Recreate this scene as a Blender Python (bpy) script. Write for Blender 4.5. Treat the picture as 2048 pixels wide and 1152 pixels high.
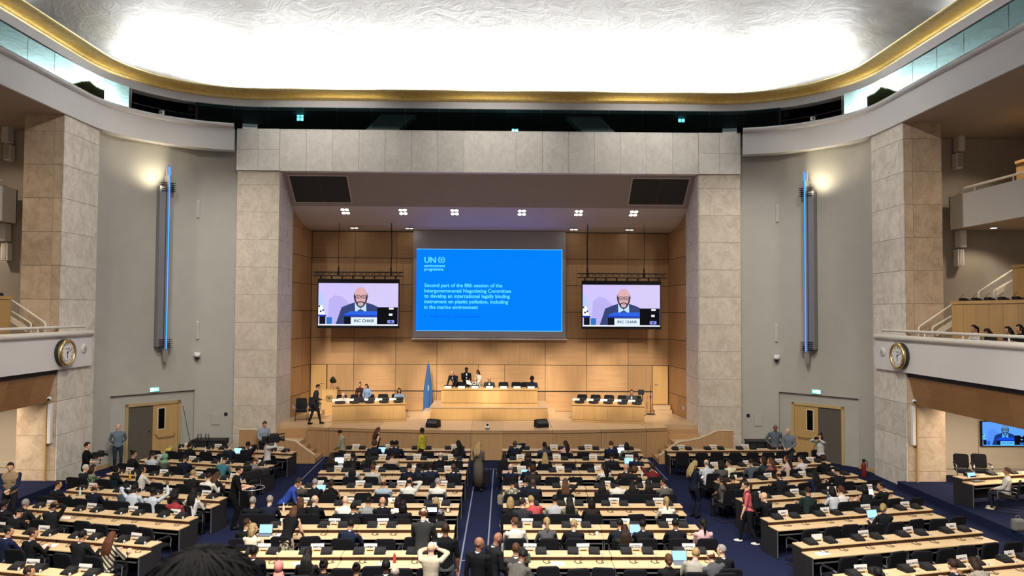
import bpy, bmesh, math, random
import numpy as np
from mathutils import Vector, Matrix, Euler
for o in list(bpy.data.objects): bpy.data.objects.remove(o)
SC = bpy.context.scene
COL = SC.collection
PI = math.pi
# ------------------------------------------------------------------ camera
FPX, CAMX, CAMZ = 1450.0, 0.47, 6.2
yaw = math.atan((1024-1000)/FPX); pitch = math.atan((624-576)/FPX); roll = math.radians(.29)
cf = Vector((math.sin(yaw)*math.cos(pitch), math.cos(yaw)*math.cos(pitch), math.sin(pitch)))
cr = cf.cross(Vector((0,0,1))).normalized(); cu = cr.cross(cf)
cr, cu = cr*math.cos(roll)+cu*math.sin(roll), cu*math.cos(roll)-cr*math.sin(roll)
cd = bpy.data.cameras.new('camera'); cam = bpy.data.objects.new('camera', cd); COL.objects.link(cam)
cd.sensor_width = 36; cd.lens = 36*FPX/2048; cd.clip_start = .05; cd.clip_end = 300; cd.dof.use_dof = True; cd.dof.focus_distance = 26; cd.dof.aperture_fstop = 6.7
M3 = Matrix((cr, cu, -cf)).transposed()
cam.matrix_world = Matrix.Translation((CAMX,0,CAMZ)) @ M3.to_4x4()
SC.camera = cam
def _ray(x, y): return cf + cr*((x-1024)/FPX) + cu*((576-y)/FPX)
def atz(x, y, z): d = _ray(x,y); return Vector((CAMX,0,CAMZ)) + d*((z-CAMZ)/d.z)
def aty(x, y, Y): d = _ray(x,y); return Vector((CAMX,0,CAMZ)) + d*(Y/d.y)
def atx(x, y, X): d = _ray(x,y); return Vector((CAMX,0,CAMZ)) + d*((X-CAMX)/d.x)
# ------------------------------------------------------------------ world, light, exposure
W = bpy.data.worlds.new('world'); SC.world = W; W.use_nodes = True
W.node_tree.nodes['Background'].inputs[0].default_value = (1.0,.93,.85,1)
W.node_tree.nodes['Background'].inputs[1].default_value = .12
vs = SC.view_settings
vs.view_transform = 'Standard'; vs.look = 'None'; vs.gamma = 1; vs.use_curve_mapping = False
vs.exposure = 1.08
SC.cycles.use_denoising = True
SC.cycles.max_bounces = 6; SC.cycles.diffuse_bounces = 4; SC.cycles.glossy_bounces = 3; SC.cycles.transparent_max_bounces = 8
SC.cycles.sample_clamp_indirect = 6
SC.cycles.caustics_reflective = False; SC.cycles.caustics_refractive = False
def lamp(name, kind, loc, energy, color=(1,1,1), aim=None, size=None, **kw):
    l = bpy.data.lights.new(name, kind); l.energy = energy; l.color = color
    if size is not None:
        if kind == 'AREA':
            l.shape = 'RECTANGLE'; l.size, l.size_y = size
        else: l.shadow_soft_size = size
    for k, v in kw.items(): setattr(l, k, v)
    o = bpy.data.objects.new(name, l); COL.objects.link(o); o.location = loc
    if aim is not None: o.rotation_euler = (Vector(aim)-Vector(loc)).to_track_quat('-Z','Y').to_euler()
    return o
WARM = (1,.80,.58); NEUT = (1,.93,.84); COOL = (.97,.985,1)
# luminous laylight at the crown of the ceiling, over the delegates and the gallery
lamp('ceiling_laylight_light', 'AREA', (0,5.5,17.55), 5300, NEUT, (0,5.5,0), (15,13), spread=math.radians(142))
# lamp trough hidden behind the cornice, washing the ceiling above the stage
def uplamp(name, loc, energy, rz, size, tilt=0.0):
    o = lamp(name, 'AREA', loc, energy, COOL, None, size); o.rotation_euler = (Matrix.Rotation(rz,3,'Z') @ Matrix.Rotation(PI+tilt,3,'X')).to_euler()
uplamp('cove_light_front', (0,32.15,15.95), 1750, 0, (21,.4), .25)
for s in (-1,1):
    uplamp('cove_light_corner', (s*12.75,30.75,15.95), 300, s*-PI/4, (4.6,.4), .25)
    uplamp('cove_light_side', (s*15.4,16,15.95), 40, s*-PI/2, (16,.4), .25)
# added fill spots, without fixtures, brightening the portal, curved walls and piers
for s in (-1,1):
    lamp('column_fill_light', 'SPOT', (s*11.5,21,17.0), 1900, NEUT, (s*10.6,31.7,7.5), .3, spot_size=math.radians(40), spot_blend=1)
    lamp('wall_fill_light', 'SPOT', (s*4.5,17,17.2), 2400, NEUT, (s*14.0,28.5,7.5), .3, spot_size=math.radians(52), spot_blend=1)
for x in (-7,0,7): lamp('lintel_fill_light', 'SPOT', (x,25.5,17.2), 400, NEUT, (x,31.7,13.4), .03, spot_size=math.radians(62), spot_blend=1)
random.seed(7)
# ------------------------------------------------------------------ helpers: materials
MATS = {}
def _nt(name):
    m = bpy.data.materials.new(name); m.use_nodes = True
    nt = m.node_tree; b = nt.nodes['Principled BSDF']
    return m, nt, b
def N(nt, t, **kw):
    n = nt.nodes.new(t)
    for k, v in kw.items():
        if k.startswith('i_'):
            n.inputs[k[2:].replace('_',' ')].default_value = v
        else: setattr(n, k, v)
    return n
def L(nt, a, b): nt.links.new(a, b)
def ramp(nt, stops):
    r = nt.nodes.new('ShaderNodeValToRGB'); e = r.color_ramp.elements
    while len(e) < len(stops): e.new(.5)
    for k, (p, c) in enumerate(stops):
        e[k].position = p; e[k].color = (*c, 1) if len(c) == 3 else c
    return r
def coords(nt, scale=(1,1,1), rnd=30.0):
    tc = nt.nodes.new('ShaderNodeTexCoord'); oi = nt.nodes.new('ShaderNodeObjectInfo')
    mp = nt.nodes.new('ShaderNodeMapping'); mp.inputs['Scale'].default_value = scale
    mu = N(nt, 'ShaderNodeMath', operation='MULTIPLY'); mu.inputs[1].default_value = rnd
    L(nt, oi.outputs['Random'], mu.inputs[0]); L(nt, tc.outputs['Object'], mp.inputs['Vector'])
    cb = nt.nodes.new('ShaderNodeCombineXYZ')
    for k in range(3): L(nt, mu.outputs[0], cb.inputs[k])
    L(nt, cb.outputs[0], mp.inputs['Location'])
    return mp.outputs[0], oi
def plain(name, c, rough=.6, metal=0.0, var=.06, spec=.3, scale=12.0, bump=0.0, coat=0):
    if name in MATS: return MATS[name]
    m, nt, b = _nt(name)
    b.inputs['Roughness'].default_value = rough; b.inputs['Metallic'].default_value = metal
    b.inputs['Specular IOR Level'].default_value = spec
    if coat: b.inputs['Coat Weight'].default_value = coat
    v, oi = coords(nt)
    no = N(nt, 'ShaderNodeTexNoise'); no.inputs['Scale'].default_value = scale; no.inputs['Detail'].default_value = 3
    L(nt, v, no.inputs['Vector'])
    r = ramp(nt, [(.3, tuple(max(0,x*(1-var)) for x in c)), (.7, tuple(min(1,x*(1+var)) for x in c))])
    L(nt, no.outputs['Fac'], r.inputs[0]); L(nt, r.outputs[0], b.inputs['Base Color'])
    if bump:
        bp = N(nt, 'ShaderNodeBump'); bp.inputs['Strength'].default_value = bump; bp.inputs['Distance'].default_value = .02
        L(nt, no.outputs['Fac'], bp.inputs['Height']); L(nt, bp.outputs[0], b.inputs['Normal'])
    MATS[name] = m; return m
def wood(name, c1, c2, scale, rough=.42, tone=.12):
    if name in MATS: return MATS[name]
    m, nt, b = _nt(name); b.inputs['Roughness'].default_value = rough; b.inputs['Specular IOR Level'].default_value = .35
    v, oi = coords(nt, scale)
    no = N(nt, 'ShaderNodeTexNoise'); no.inputs['Scale'].default_value = 1; no.inputs['Detail'].default_value = 6; no.inputs['Roughness'].default_value = .6
    no.inputs['Distortion'].default_value = .4
    L(nt, v, no.inputs['Vector'])
    r = ramp(nt, [(.25, c1), (.75, c2)]); L(nt, no.outputs['Fac'], r.inputs[0])
    hs = N(nt, 'ShaderNodeHueSaturation'); mr = N(nt, 'ShaderNodeMapRange')
    mr.inputs['To Min'].default_value = 1-tone; mr.inputs['To Max'].default_value = 1+tone
    L(nt, oi.outputs['Random'], mr.inputs['Value']); L(nt, mr.outputs[0], hs.inputs['Value']); L(nt, r.outputs[0], hs.inputs['Color'])
    L(nt, hs.outputs[0], b.inputs['Base Color'])
    bp = N(nt, 'ShaderNodeBump'); bp.inputs['Strength'].default_value = .05; L(nt, no.outputs['Fac'], bp.inputs['Height']); L(nt, bp.outputs[0], b.inputs['Normal'])
    MATS[name] = m; return m
def stone(name, base, vein, scale=1.3, rough=.55, tone=.07, thr=(.42,.62)):
    if name in MATS: return MATS[name]
    m, nt, b = _nt(name); b.inputs['Roughness'].default_value = rough; b.inputs['Specular IOR Level'].default_value = .3
    v, oi = coords(nt, (scale,scale,scale*.8))
    n1 = N(nt, 'ShaderNodeTexNoise'); n1.inputs['Scale'].default_value = 2.4; n1.inputs['Detail'].default_value = 10; n1.inputs['Roughness'].default_value = .74; n1.inputs['Distortion'].default_value = .7
    n2 = N(nt, 'ShaderNodeTexNoise'); n2.inputs['Scale'].default_value = 9; n2.inputs['Detail'].default_value = 6; n2.inputs['Distortion'].default_value = .6
    L(nt, v, n1.inputs['Vector']); L(nt, v, n2.inputs['Vector'])
    r1 = ramp(nt, [(thr[0], base), (thr[1], vein)]); L(nt, n1.outputs['Fac'], r1.inputs[0])
    r2 = ramp(nt, [(.35, (.72,.70,.68)), (.55, (1,1,1))]); L(nt, n2.outputs['Fac'], r2.inputs[0])
    mx = N(nt, 'ShaderNodeMix', data_type='RGBA', blend_type='MULTIPLY'); mx.inputs[0].default_value = .3
    L(nt, r1.outputs[0], mx.inputs[6]); L(nt, r2.outputs[0], mx.inputs[7])
    hs = N(nt, 'ShaderNodeHueSaturation'); mr = N(nt, 'ShaderNodeMapRange'); mr.inputs['To Min'].default_value = 1-tone; mr.inputs['To Max'].default_value = 1+tone
    L(nt, oi.outputs['Random'], mr.inputs['Value']); L(nt, mr.outputs[0], hs.inputs['Value']); L(nt, mx.outputs[2], hs.inputs['Color'])
    L(nt, hs.outputs[0], b.inputs['Base Color'])
    MATS[name] = m; return m
def emit(name, c, strength):
    if name in MATS: return MATS[name]
    m, nt, b = _nt(name)
    b.inputs['Base Color'].default_value = (*[x*.05 for x in c],1); b.inputs['Emission Color'].default_value = (*c,1)
    b.inputs['Emission Strength'].default_value = strength; b.inputs['Roughness'].default_value = .5; b.inputs['Specular IOR Level'].default_value = .05
    MATS[name] = m; return m
def srgb(h):
    h = h.lstrip('#'); v = [int(h[i:i+2],16)/255 for i in (0,2,4)]
    return tuple(x/12.92 if x <= .04045 else ((x+.055)/1.055)**2.4 for x in v)
def cloth(h, rough=.85):
    c = srgb(h); l = .2126*c[0]+.7152*c[1]+.0722*c[2]; return plain('cloth_'+h, tuple(x*.8+l*.2 for x in c), rough, var=.12, spec=.12, scale=25, bump=.08)
def skinm(h): return plain('skin_'+h, srgb(h), .55, var=.05, spec=.3, scale=20)
def hairm(h):
    if 'hair_'+h in MATS: return MATS['hair_'+h]
    m, nt, b = _nt('hair_'+h); c = srgb(h); b.inputs['Roughness'].default_value = .6; b.inputs['Specular IOR Level'].default_value = .2; v, oi = coords(nt,(90,90,9))
    n = N(nt,'ShaderNodeTexNoise'); n.inputs['Scale'].default_value = 1; n.inputs['Detail'].default_value = 4; L(nt, v, n.inputs['Vector'])
    r = ramp(nt, [(.3,tuple(x*.45 for x in c)),(.7,tuple(min(1,x*1.35) for x in c))]); L(nt, n.outputs['Fac'], r.inputs[0]); L(nt, r.outputs[0], b.inputs['Base Color'])
    bp = N(nt,'ShaderNodeBump'); bp.inputs['Strength'].default_value = .6; bp.inputs['Distance'].default_value = .01; L(nt, n.outputs['Fac'], bp.inputs['Height']); L(nt, bp.outputs[0], b.inputs['Normal'])
    MATS['hair_'+h] = m; return m
M_WOODV = wood('maple_vertical_grain', (.39,.225,.105), (.50,.305,.15), (9,9,.6))
M_WOODH = wood('maple_horizontal_grain', (.39,.225,.105), (.50,.305,.15), (.6,.6,9))
M_WOODF = wood('maple_stage_floor', (.52,.36,.21), (.61,.45,.28), (.7,9,9), rough=.28)
M_DESKW = wood('pale_maple_desk', (.56,.40,.22), (.65,.48,.28), (.9,9,9), rough=.38, tone=.06)
M_STAGEW = wood('golden_maple_podium', (.54,.33,.13), (.64,.41,.175), (5,5,.7), rough=.4, tone=.05)
M_BROWNW = wood('brown_wood_soffit', (.26,.13,.05), (.34,.18,.075), (1.2,1.2,6), rough=.35)
M_OAK = wood('oak_trim', (.40,.27,.12), (.50,.35,.17), (8,8,1), rough=.45)
M_BALW = wood('balcony_wood', (.42,.26,.10), (.52,.33,.14), (6,6,.8), rough=.45)
M_STONEL = stone('light_travertine', (.74,.71,.65), (.58,.55,.49))
M_STONEP = stone('pier_travertine', (.70,.66,.58), (.52,.48,.41), 1.0)
M_STONEB = stone('pier_travertine_warm_dim', (.56,.44,.32), (.42,.32,.22), 1.0)  # pier stone with the warm, dimmer light of its camera face painted in
M_STONEC = stone('column_travertine', (.64,.57,.47), (.51,.44,.35), 1.0)
M_LINTEL = stone('lintel_travertine', (.90,.88,.82), (.78,.76,.70), .8, thr=(.4,.66))
M_GREYW = plain('grey_wall_paint', (.40,.39,.35), .55, var=.03, scale=2)
M_WHITE = plain('white_paint', (.66,.65,.645), .45, var=.015, scale=2)
M_CREAM = plain('cream_paint', (.70,.62,.50), .6, var=.02, scale=2)
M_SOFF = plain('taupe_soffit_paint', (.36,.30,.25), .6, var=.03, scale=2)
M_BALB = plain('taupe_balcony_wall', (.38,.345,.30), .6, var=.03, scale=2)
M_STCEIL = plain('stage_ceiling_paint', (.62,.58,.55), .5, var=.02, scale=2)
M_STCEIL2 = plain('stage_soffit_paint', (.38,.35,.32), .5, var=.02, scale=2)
M_BLACK = plain('black_plastic', (.010,.010,.012), .55, var=.1, spec=.2)
M_BLKM = plain('black_metal', (.02,.02,.022), .4, .3, var=.1)
M_BLKF = plain('black_fabric', (.011,.011,.014), .9, var=.2, scale=60, spec=.1)
M_DARK = plain('dark_panel', (.018,.017,.018), .6, var=.1)
M_CHROME = plain('brushed_steel', (.6,.6,.6), .3, .9, var=.04)
M_BRASS = plain('brass', (.75,.55,.24), .28, 1.0, var=.05)
M_GRILLE = plain('dark_speaker_grille', (.05,.05,.048), .7, var=.15, scale=80)
M_PAPER = plain('white_paper', (.75,.74,.72), .7, var=.02)
M_PLATE = plain('nameplate_card', (.66,.64,.62), .5, var=.02)
M_INK = plain('black_ink', (.01,.01,.012), .7)
M_CARPET = plain('blue_carpet', (.013,.017,.046), .95, var=.25, spec=.05, scale=40, bump=.25)
M_RED = plain('red_plastic', (.16,.012,.012), .4)
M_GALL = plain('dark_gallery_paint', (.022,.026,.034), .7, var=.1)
M_LINE = plain('white_floor_line', (.20,.23,.30), .6, var=.1)
def ceiling_mat():
    m, nt, b = _nt('silver_leaf_plaster'); b.inputs['Roughness'].default_value = .5; b.inputs['Metallic'].default_value = .15
    v, oi = coords(nt, (.9,.9,.9), 0)
    n = N(nt, 'ShaderNodeTexNoise'); n.inputs['Scale'].default_value = .9; n.inputs['Detail'].default_value = 8; n.inputs['Roughness'].default_value = .65; n.inputs['Distortion'].default_value = 2.2
    L(nt, v, n.inputs['Vector'])
    r = ramp(nt, [(.3, (.40,.40,.385)), (.7, (.54,.54,.52))]); L(nt, n.outputs['Fac'], r.inputs[0]); L(nt, r.outputs[0], b.inputs['Base Color'])
    bp = N(nt, 'ShaderNodeBump'); bp.inputs['Strength'].default_value = .35; bp.inputs['Distance'].default_value = .12
    L(nt, n.outputs['Fac'], bp.inputs['Height']); L(nt, bp.outputs[0], b.inputs['Normal'])
    return m
M_CEIL = ceiling_mat()
def gold_mat():
    m, nt, b = _nt('gold_mosaic'); b.inputs['Metallic'].default_value = .9; b.inputs['Roughness'].default_value = .38
    v, oi = coords(nt, (9,9,9), 0)
    n = N(nt, 'ShaderNodeTexVoronoi'); n.inputs['Scale'].default_value = 1.2
    L(nt, v, n.inputs['Vector'])
    mx = ramp(nt, [(0, (.85,.66,.26)), (1, (1.0,.88,.52))]); L(nt, n.outputs['Color'], mx.inputs[0]); L(nt, mx.outputs[0], b.inputs['Base Color'])
    bp = N(nt, 'ShaderNodeBump'); bp.inputs['Strength'].default_value = .25; L(nt, n.outputs['Distance'], bp.inputs['Height']); L(nt, bp.outputs[0], b.inputs['Normal'])
    return m
M_GOLD = gold_mat()
def glass_mat(name, refl, trans, bias):
    m, nt, b = _nt(name); nt.nodes.remove(b); out = nt.nodes['Material Output']
    g = N(nt, 'ShaderNodeBsdfGlossy'); g.inputs['Color'].default_value = (*refl,1); g.inputs['Roughness'].default_value = .02
    t = N(nt, 'ShaderNodeBsdfTransparent'); t.inputs['Color'].default_value = (*trans,1)
    lw = N(nt, 'ShaderNodeLayerWeight'); lw.inputs['Blend'].default_value = bias
    mx = N(nt, 'ShaderNodeMixShader'); L(nt, lw.outputs['Fresnel'], mx.inputs[0]); L(nt, t.outputs[0], mx.inputs[1]); L(nt, g.outputs[0], mx.inputs[2]); L(nt, mx.outputs[0], out.inputs[0])
    return m
M_GLASS = glass_mat('teal_tinted_glass', (.115,.18,.185), (.25,.36,.40), .42)
M_DGLASS = glass_mat('dark_door_glass', (.5,.5,.5), (.1,.1,.1), .3)
M_CLEAR = glass_mat('clear_glass', (.9,.9,.9), (.88,.92,.94), .3)
# ------------------------------------------------------------------ helpers: meshes
class MB:
    def __init__(s): s.v = []; s.f = []; s.m = []
    def add(s, vs, fs, mi=0):
        n = len(s.v); s.v += [tuple(v) for v in vs]; s.f += [tuple(i+n for i in f) for f in fs]; s.m += [mi]*len(fs); return s
    def box(s, x0, x1, y0, y1, z0, z1, mi=0, M=None):
        vs = [Vector((x,y,z)) for z in (z0,z1) for x, y in ((x0,y0),(x1,y0),(x1,y1),(x0,y1))]
        if M is not None: vs = [M@v for v in vs]
        return s.add(vs, [(3,2,1,0),(4,5,6,7),(0,1,5,4),(1,2,6,5),(2,3,7,6),(3,0,4,7)], mi)
    def bbox(s, x0, x1, y0, y1, z0, z1, b=.01, mi=0, M=None):
        """box with chamfered edges"""
        bm = bmesh.new(); bmesh.ops.create_cube(bm, size=1)
        for v in bm.verts: v.co = Vector(((x0+x1)/2+v.co.x*(x1-x0), (y0+y1)/2+v.co.y*(y1-y0), (z0+z1)/2+v.co.z*(z1-z0)))
        bmesh.ops.bevel(bm, geom=bm.edges[:], offset=min(b, .45*min(x1-x0,y1-y0,z1-z0)), segments=2, affect='EDGES', profile=.5)
        bm.verts.index_update(); vs = [v.co.copy() for v in bm.verts]; fs = [[v.index for v in f.verts] for f in bm.faces]; bm.free()
        if M is not None: vs = [M@v for v in vs]
        return s.add(vs, fs, mi)
    def prism(s, poly, a0, a1, axis='z', mi=0, M=None):
        """polygon (u,v) extruded along axis: z:(x,y) y:(x,z) x:(y,z)"""
        n = len(poly)
        def P(u, w, a): return Vector((u,w,a)) if axis == 'z' else Vector((u,a,w)) if axis == 'y' else Vector((a,u,w))
        vs = [P(u,w,a0) for u, w in poly]+[P(u,w,a1) for u, w in poly]
        if M is not None: vs = [M@v for v in vs]
        return s.add(vs, [tuple(range(n))[::-1], tuple(range(n,2*n))]+[(i,(i+1)%n,(i+1)%n+n,i+n) for i in range(n)], mi)
    def tube(s, pts, r, n=8, mi=0, cap=True, sq=1.0):
        pts = [Vector(p) for p in pts]; rs = r if isinstance(r, (list,tuple)) else [r]*len(pts)
        t0 = (pts[1]-pts[0]).normalized(); u = t0.orthogonal().normalized(); vs = []
        for i, p in enumerate(pts):
            t = ((pts[min(i+1,len(pts)-1)]-p).normalized() + (p-pts[max(i-1,0)]).normalized())
            t = t.normalized() if t.length > 1e-6 else t0
            u = (u - t*u.dot(t)); u = u.normalized() if u.length > 1e-6 else t.orthogonal().normalized()
            w = t.cross(u)
            for k in range(n):
                a = 2*PI*k/n; vs.append(p+(u*math.cos(a)+w*math.sin(a)*sq)*rs[i])
        fs = [(i*n+k, i*n+(k+1)%n, (i+1)*n+(k+1)%n, (i+1)*n+k) for i in range(len(pts)-1) for k in range(n)]
        if cap: fs += [tuple(range(n))[::-1], tuple(range((len(pts)-1)*n, len(pts)*n))]
        return s.add(vs, fs, mi)
    def ell(s, c, r, n=12, m=8, mi=0, M=None):
        vs = []; fs = []; c = Vector(c); r = (r,r,r) if not isinstance(r,(tuple,list)) else r
        for i in range(1, m):
            a = PI*i/m
            for k in range(n):
                b = 2*PI*k/n; vs.append(Vector((r[0]*math.sin(a)*math.cos(b), r[1]*math.sin(a)*math.sin(b), r[2]*math.cos(a))))
        vs += [Vector((0,0,r[2])), Vector((0,0,-r[2]))]; T = len(vs)-2
        for i in range(m-2):
            for k in range(n): fs.append((i*n+k, (i+1)*n+k, (i+1)*n+(k+1)%n, i*n+(k+1)%n))
        for k in range(n): fs.append((T, k, (k+1)%n)); fs.append((T+1, (m-2)*n+(k+1)%n, (m-2)*n+k))
        vs = [c+((M@v) if M is not None else v) for v in vs]
        return s.add(vs, fs, mi)
    def lathe(s, prof, n=24, mi=0, M=None, cap=True):
        vs = [Vector((r*math.cos(2*PI*k/n), r*math.sin(2*PI*k/n), z)) for r, z in prof for k in range(n)]
        if M is not None: vs = [M@v for v in vs]
        fs = [(i*n+k, i*n+(k+1)%n, (i+1)*n+(k+1)%n, (i+1)*n+k) for i in range(len(prof)-1) for k in range(n)]
        if cap: fs += [tuple(range(n))[::-1], tuple(range((len(prof)-1)*n, len(prof)*n))]
        return s.add(vs, fs, mi)
    def sweep(s, path, prof, mi=0, closed=False, pclosed=True):
        """profile (offset to the left of travel, z) swept along a plan path"""
        n = len(path); P = len(prof); vs = []
        for i, p in enumerate(path):
            a = Vector(path[(i-1)%n] if closed else path[max(i-1,0)]); b = Vector(path[(i+1)%n] if closed else path[min(i+1,n-1)])
            t = (b-a).normalized(); nn = Vector((-t.y, t.x))
            for o, z in prof: vs.append((p[0]+nn.x*o, p[1]+nn.y*o, z))
        fs = []
        for i in range(n if closed else n-1):
            j = (i+1)%n
            for k in range(P if pclosed else P-1):
                l = (k+1)%P; fs.append((i*P+k, i*P+l, j*P+l, j*P+k))
        if pclosed and not closed: fs += [tuple(range(P)), tuple(range((n-1)*P, n*P))[::-1]]
        return s.add(vs, fs, mi)
    def mesh(s, name, mats, smooth=False, fix=True):
        me = bpy.data.meshes.new(name); me.from_pydata(s.v, [], s.f)
        for m in (mats if isinstance(mats,(list,tuple)) else [mats]): me.materials.append(m)
        if any(s.m): me.polygons.foreach_set('material_index', s.m)
        if fix:
            bm = bmesh.new(); bm.from_mesh(me); bmesh.ops.recalc_face_normals(bm, faces=bm.faces[:]); bm.to_mesh(me); bm.free()
        if smooth is True: me.polygons.foreach_set('use_smooth', [True]*len(me.polygons))
        elif smooth == 'auto': me.polygons.foreach_set('use_smooth', [True]*len(me.polygons)); me.set_sharp_from_angle(angle=.6)
        me.update(); return me
    def build(s, name, mats, parent=None, smooth=False, fix=True):
        return link(name, s.mesh(name, mats, smooth, fix), parent)
def link(name, data, parent=None, M=None):
    o = bpy.data.objects.new(name, data); COL.objects.link(o)
    if parent is not None: o.parent = parent
    if M is not None: o.matrix_local = M
    return o
def tag(o, label=None, cat=None, group=None, kind=None):
    if label: o['label'] = label
    if cat: o['category'] = cat
    if group: o['group'] = group
    if kind: o['kind'] = kind
    return o
def thing(name, label, cat, loc=(0,0,0), rz=0, group=None):
    o = bpy.data.objects.new(name, None); COL.objects.link(o); o.location = loc; o.rotation_euler = (0,0,rz)
    o.empty_display_size = .1
    return tag(o, label, cat, group)
def struct(o): o['kind'] = 'structure'; return o
def copy_tree(o, parent=None):
    c = o.copy(); COL.objects.link(c); c.parent = parent
    for ch in list(o.children): copy_tree(ch, c)
    return c
def drop(o):
    for ch in list(o.children): drop(ch)
    bpy.data.objects.remove(o)
_TXT = {}
def text_mesh(body, size, mat, align='LEFT', depth=.002, bold=False):
    key = (body, size, mat.name, align, bold)
    if key in _TXT: return _TXT[key]
    cu_ = bpy.data.curves.new('lettering', 'FONT'); cu_.body = body; cu_.size = size; cu_.align_x = align; cu_.extrude = depth; cu_.resolution_u = 2
    if bold: cu_.offset = size*.018
    o = bpy.data.objects.new('t', cu_); COL.objects.link(o)
    me = bpy.data.meshes.new_from_object(o.evaluated_get(bpy.context.evaluated_depsgraph_get()))
    me.name = 'lettering'; me.materials.clear(); me.materials.append(mat)
    bpy.data.objects.remove(o); bpy.data.curves.remove(cu_)
    _TXT[key] = me; return me
def ROT(x=0, y=0, z=0): return Euler((math.radians(x),math.radians(y),math.radians(z))).to_matrix().to_4x4()
def TR(x, y=None, z=None): return Matrix.Translation(x if y is None else (x,y,z))
ORD = 'zeroth first second third fourth fifth sixth seventh eighth ninth tenth eleventh twelfth thirteenth fourteenth fifteenth sixteenth'.split()
NUM = 'zero one two three four five six seven eight nine ten eleven twelve thirteen fourteen fifteen sixteen'.split()
# ================================================================== THE SETTING
def ell_corner(ry, x_end, n=14, cx=-10.0, rx=4.9, cy=27.0):
    th = math.acos(max(0, min(1, (cx-x_end)/rx)))
    return [(cx-rx*math.cos(th*k/n), cy+ry*math.sin(th*k/n)) for k in range(n+1)]
def mirror(path): return [(-x, y) for x, y in path][::-1]
RING_L = [(-14.9,y) for y in (-4,5,12,18,22,24.5)] + ell_corner(4.35, -11.05)
CORN_L = [(-14.9,y) for y in (-4,5,12,18,22,24.5)] + ell_corner(4.65, -10.0)
CORN = CORN_L + mirror(CORN_L)
# --- floor
struct(MB().box(-22.5,22.5,-4,37,-.3,0).build('floor', M_CARPET))
for k, (a, b) in enumerate([((949,962),(915,1160)), ((987,940),(971,1160)), ((958,938),(1003,938)), ((1292,915),(1335,960)), ((649,914),(602,960)), ((915,1122),(975,1116))]):
    p, q = atz(*a,0), atz(*b,0); d = (q-p).normalized(); n = Vector((-d.y,d.x,0))*.013
    m = MB().add([p+n+Vector((0,0,.004)), p-n+Vector((0,0,.004)), q-n+Vector((0,0,.004)), q+n+Vector((0,0,.004)), p+n*1.6, p-n*1.6, q-n*1.6, q+n*1.6], [(0,1,2,3),(4,5,1,0),(5,6,2,1),(6,7,3,2),(7,4,0,3)])
    lab = ['pale cable strip along the left of the centre aisle carpet','pale cable strip along the right of the centre aisle carpet','short pale cable strip crossing the centre aisle below the stage','pale strip on blue carpet beside the right stage steps','pale strip on blue carpet beside the left stage steps','short pale strip crossing the near end of the centre aisle'][k]
    tag(m.build('floor_strip', M_LINE), lab, 'cable strip')
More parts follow.
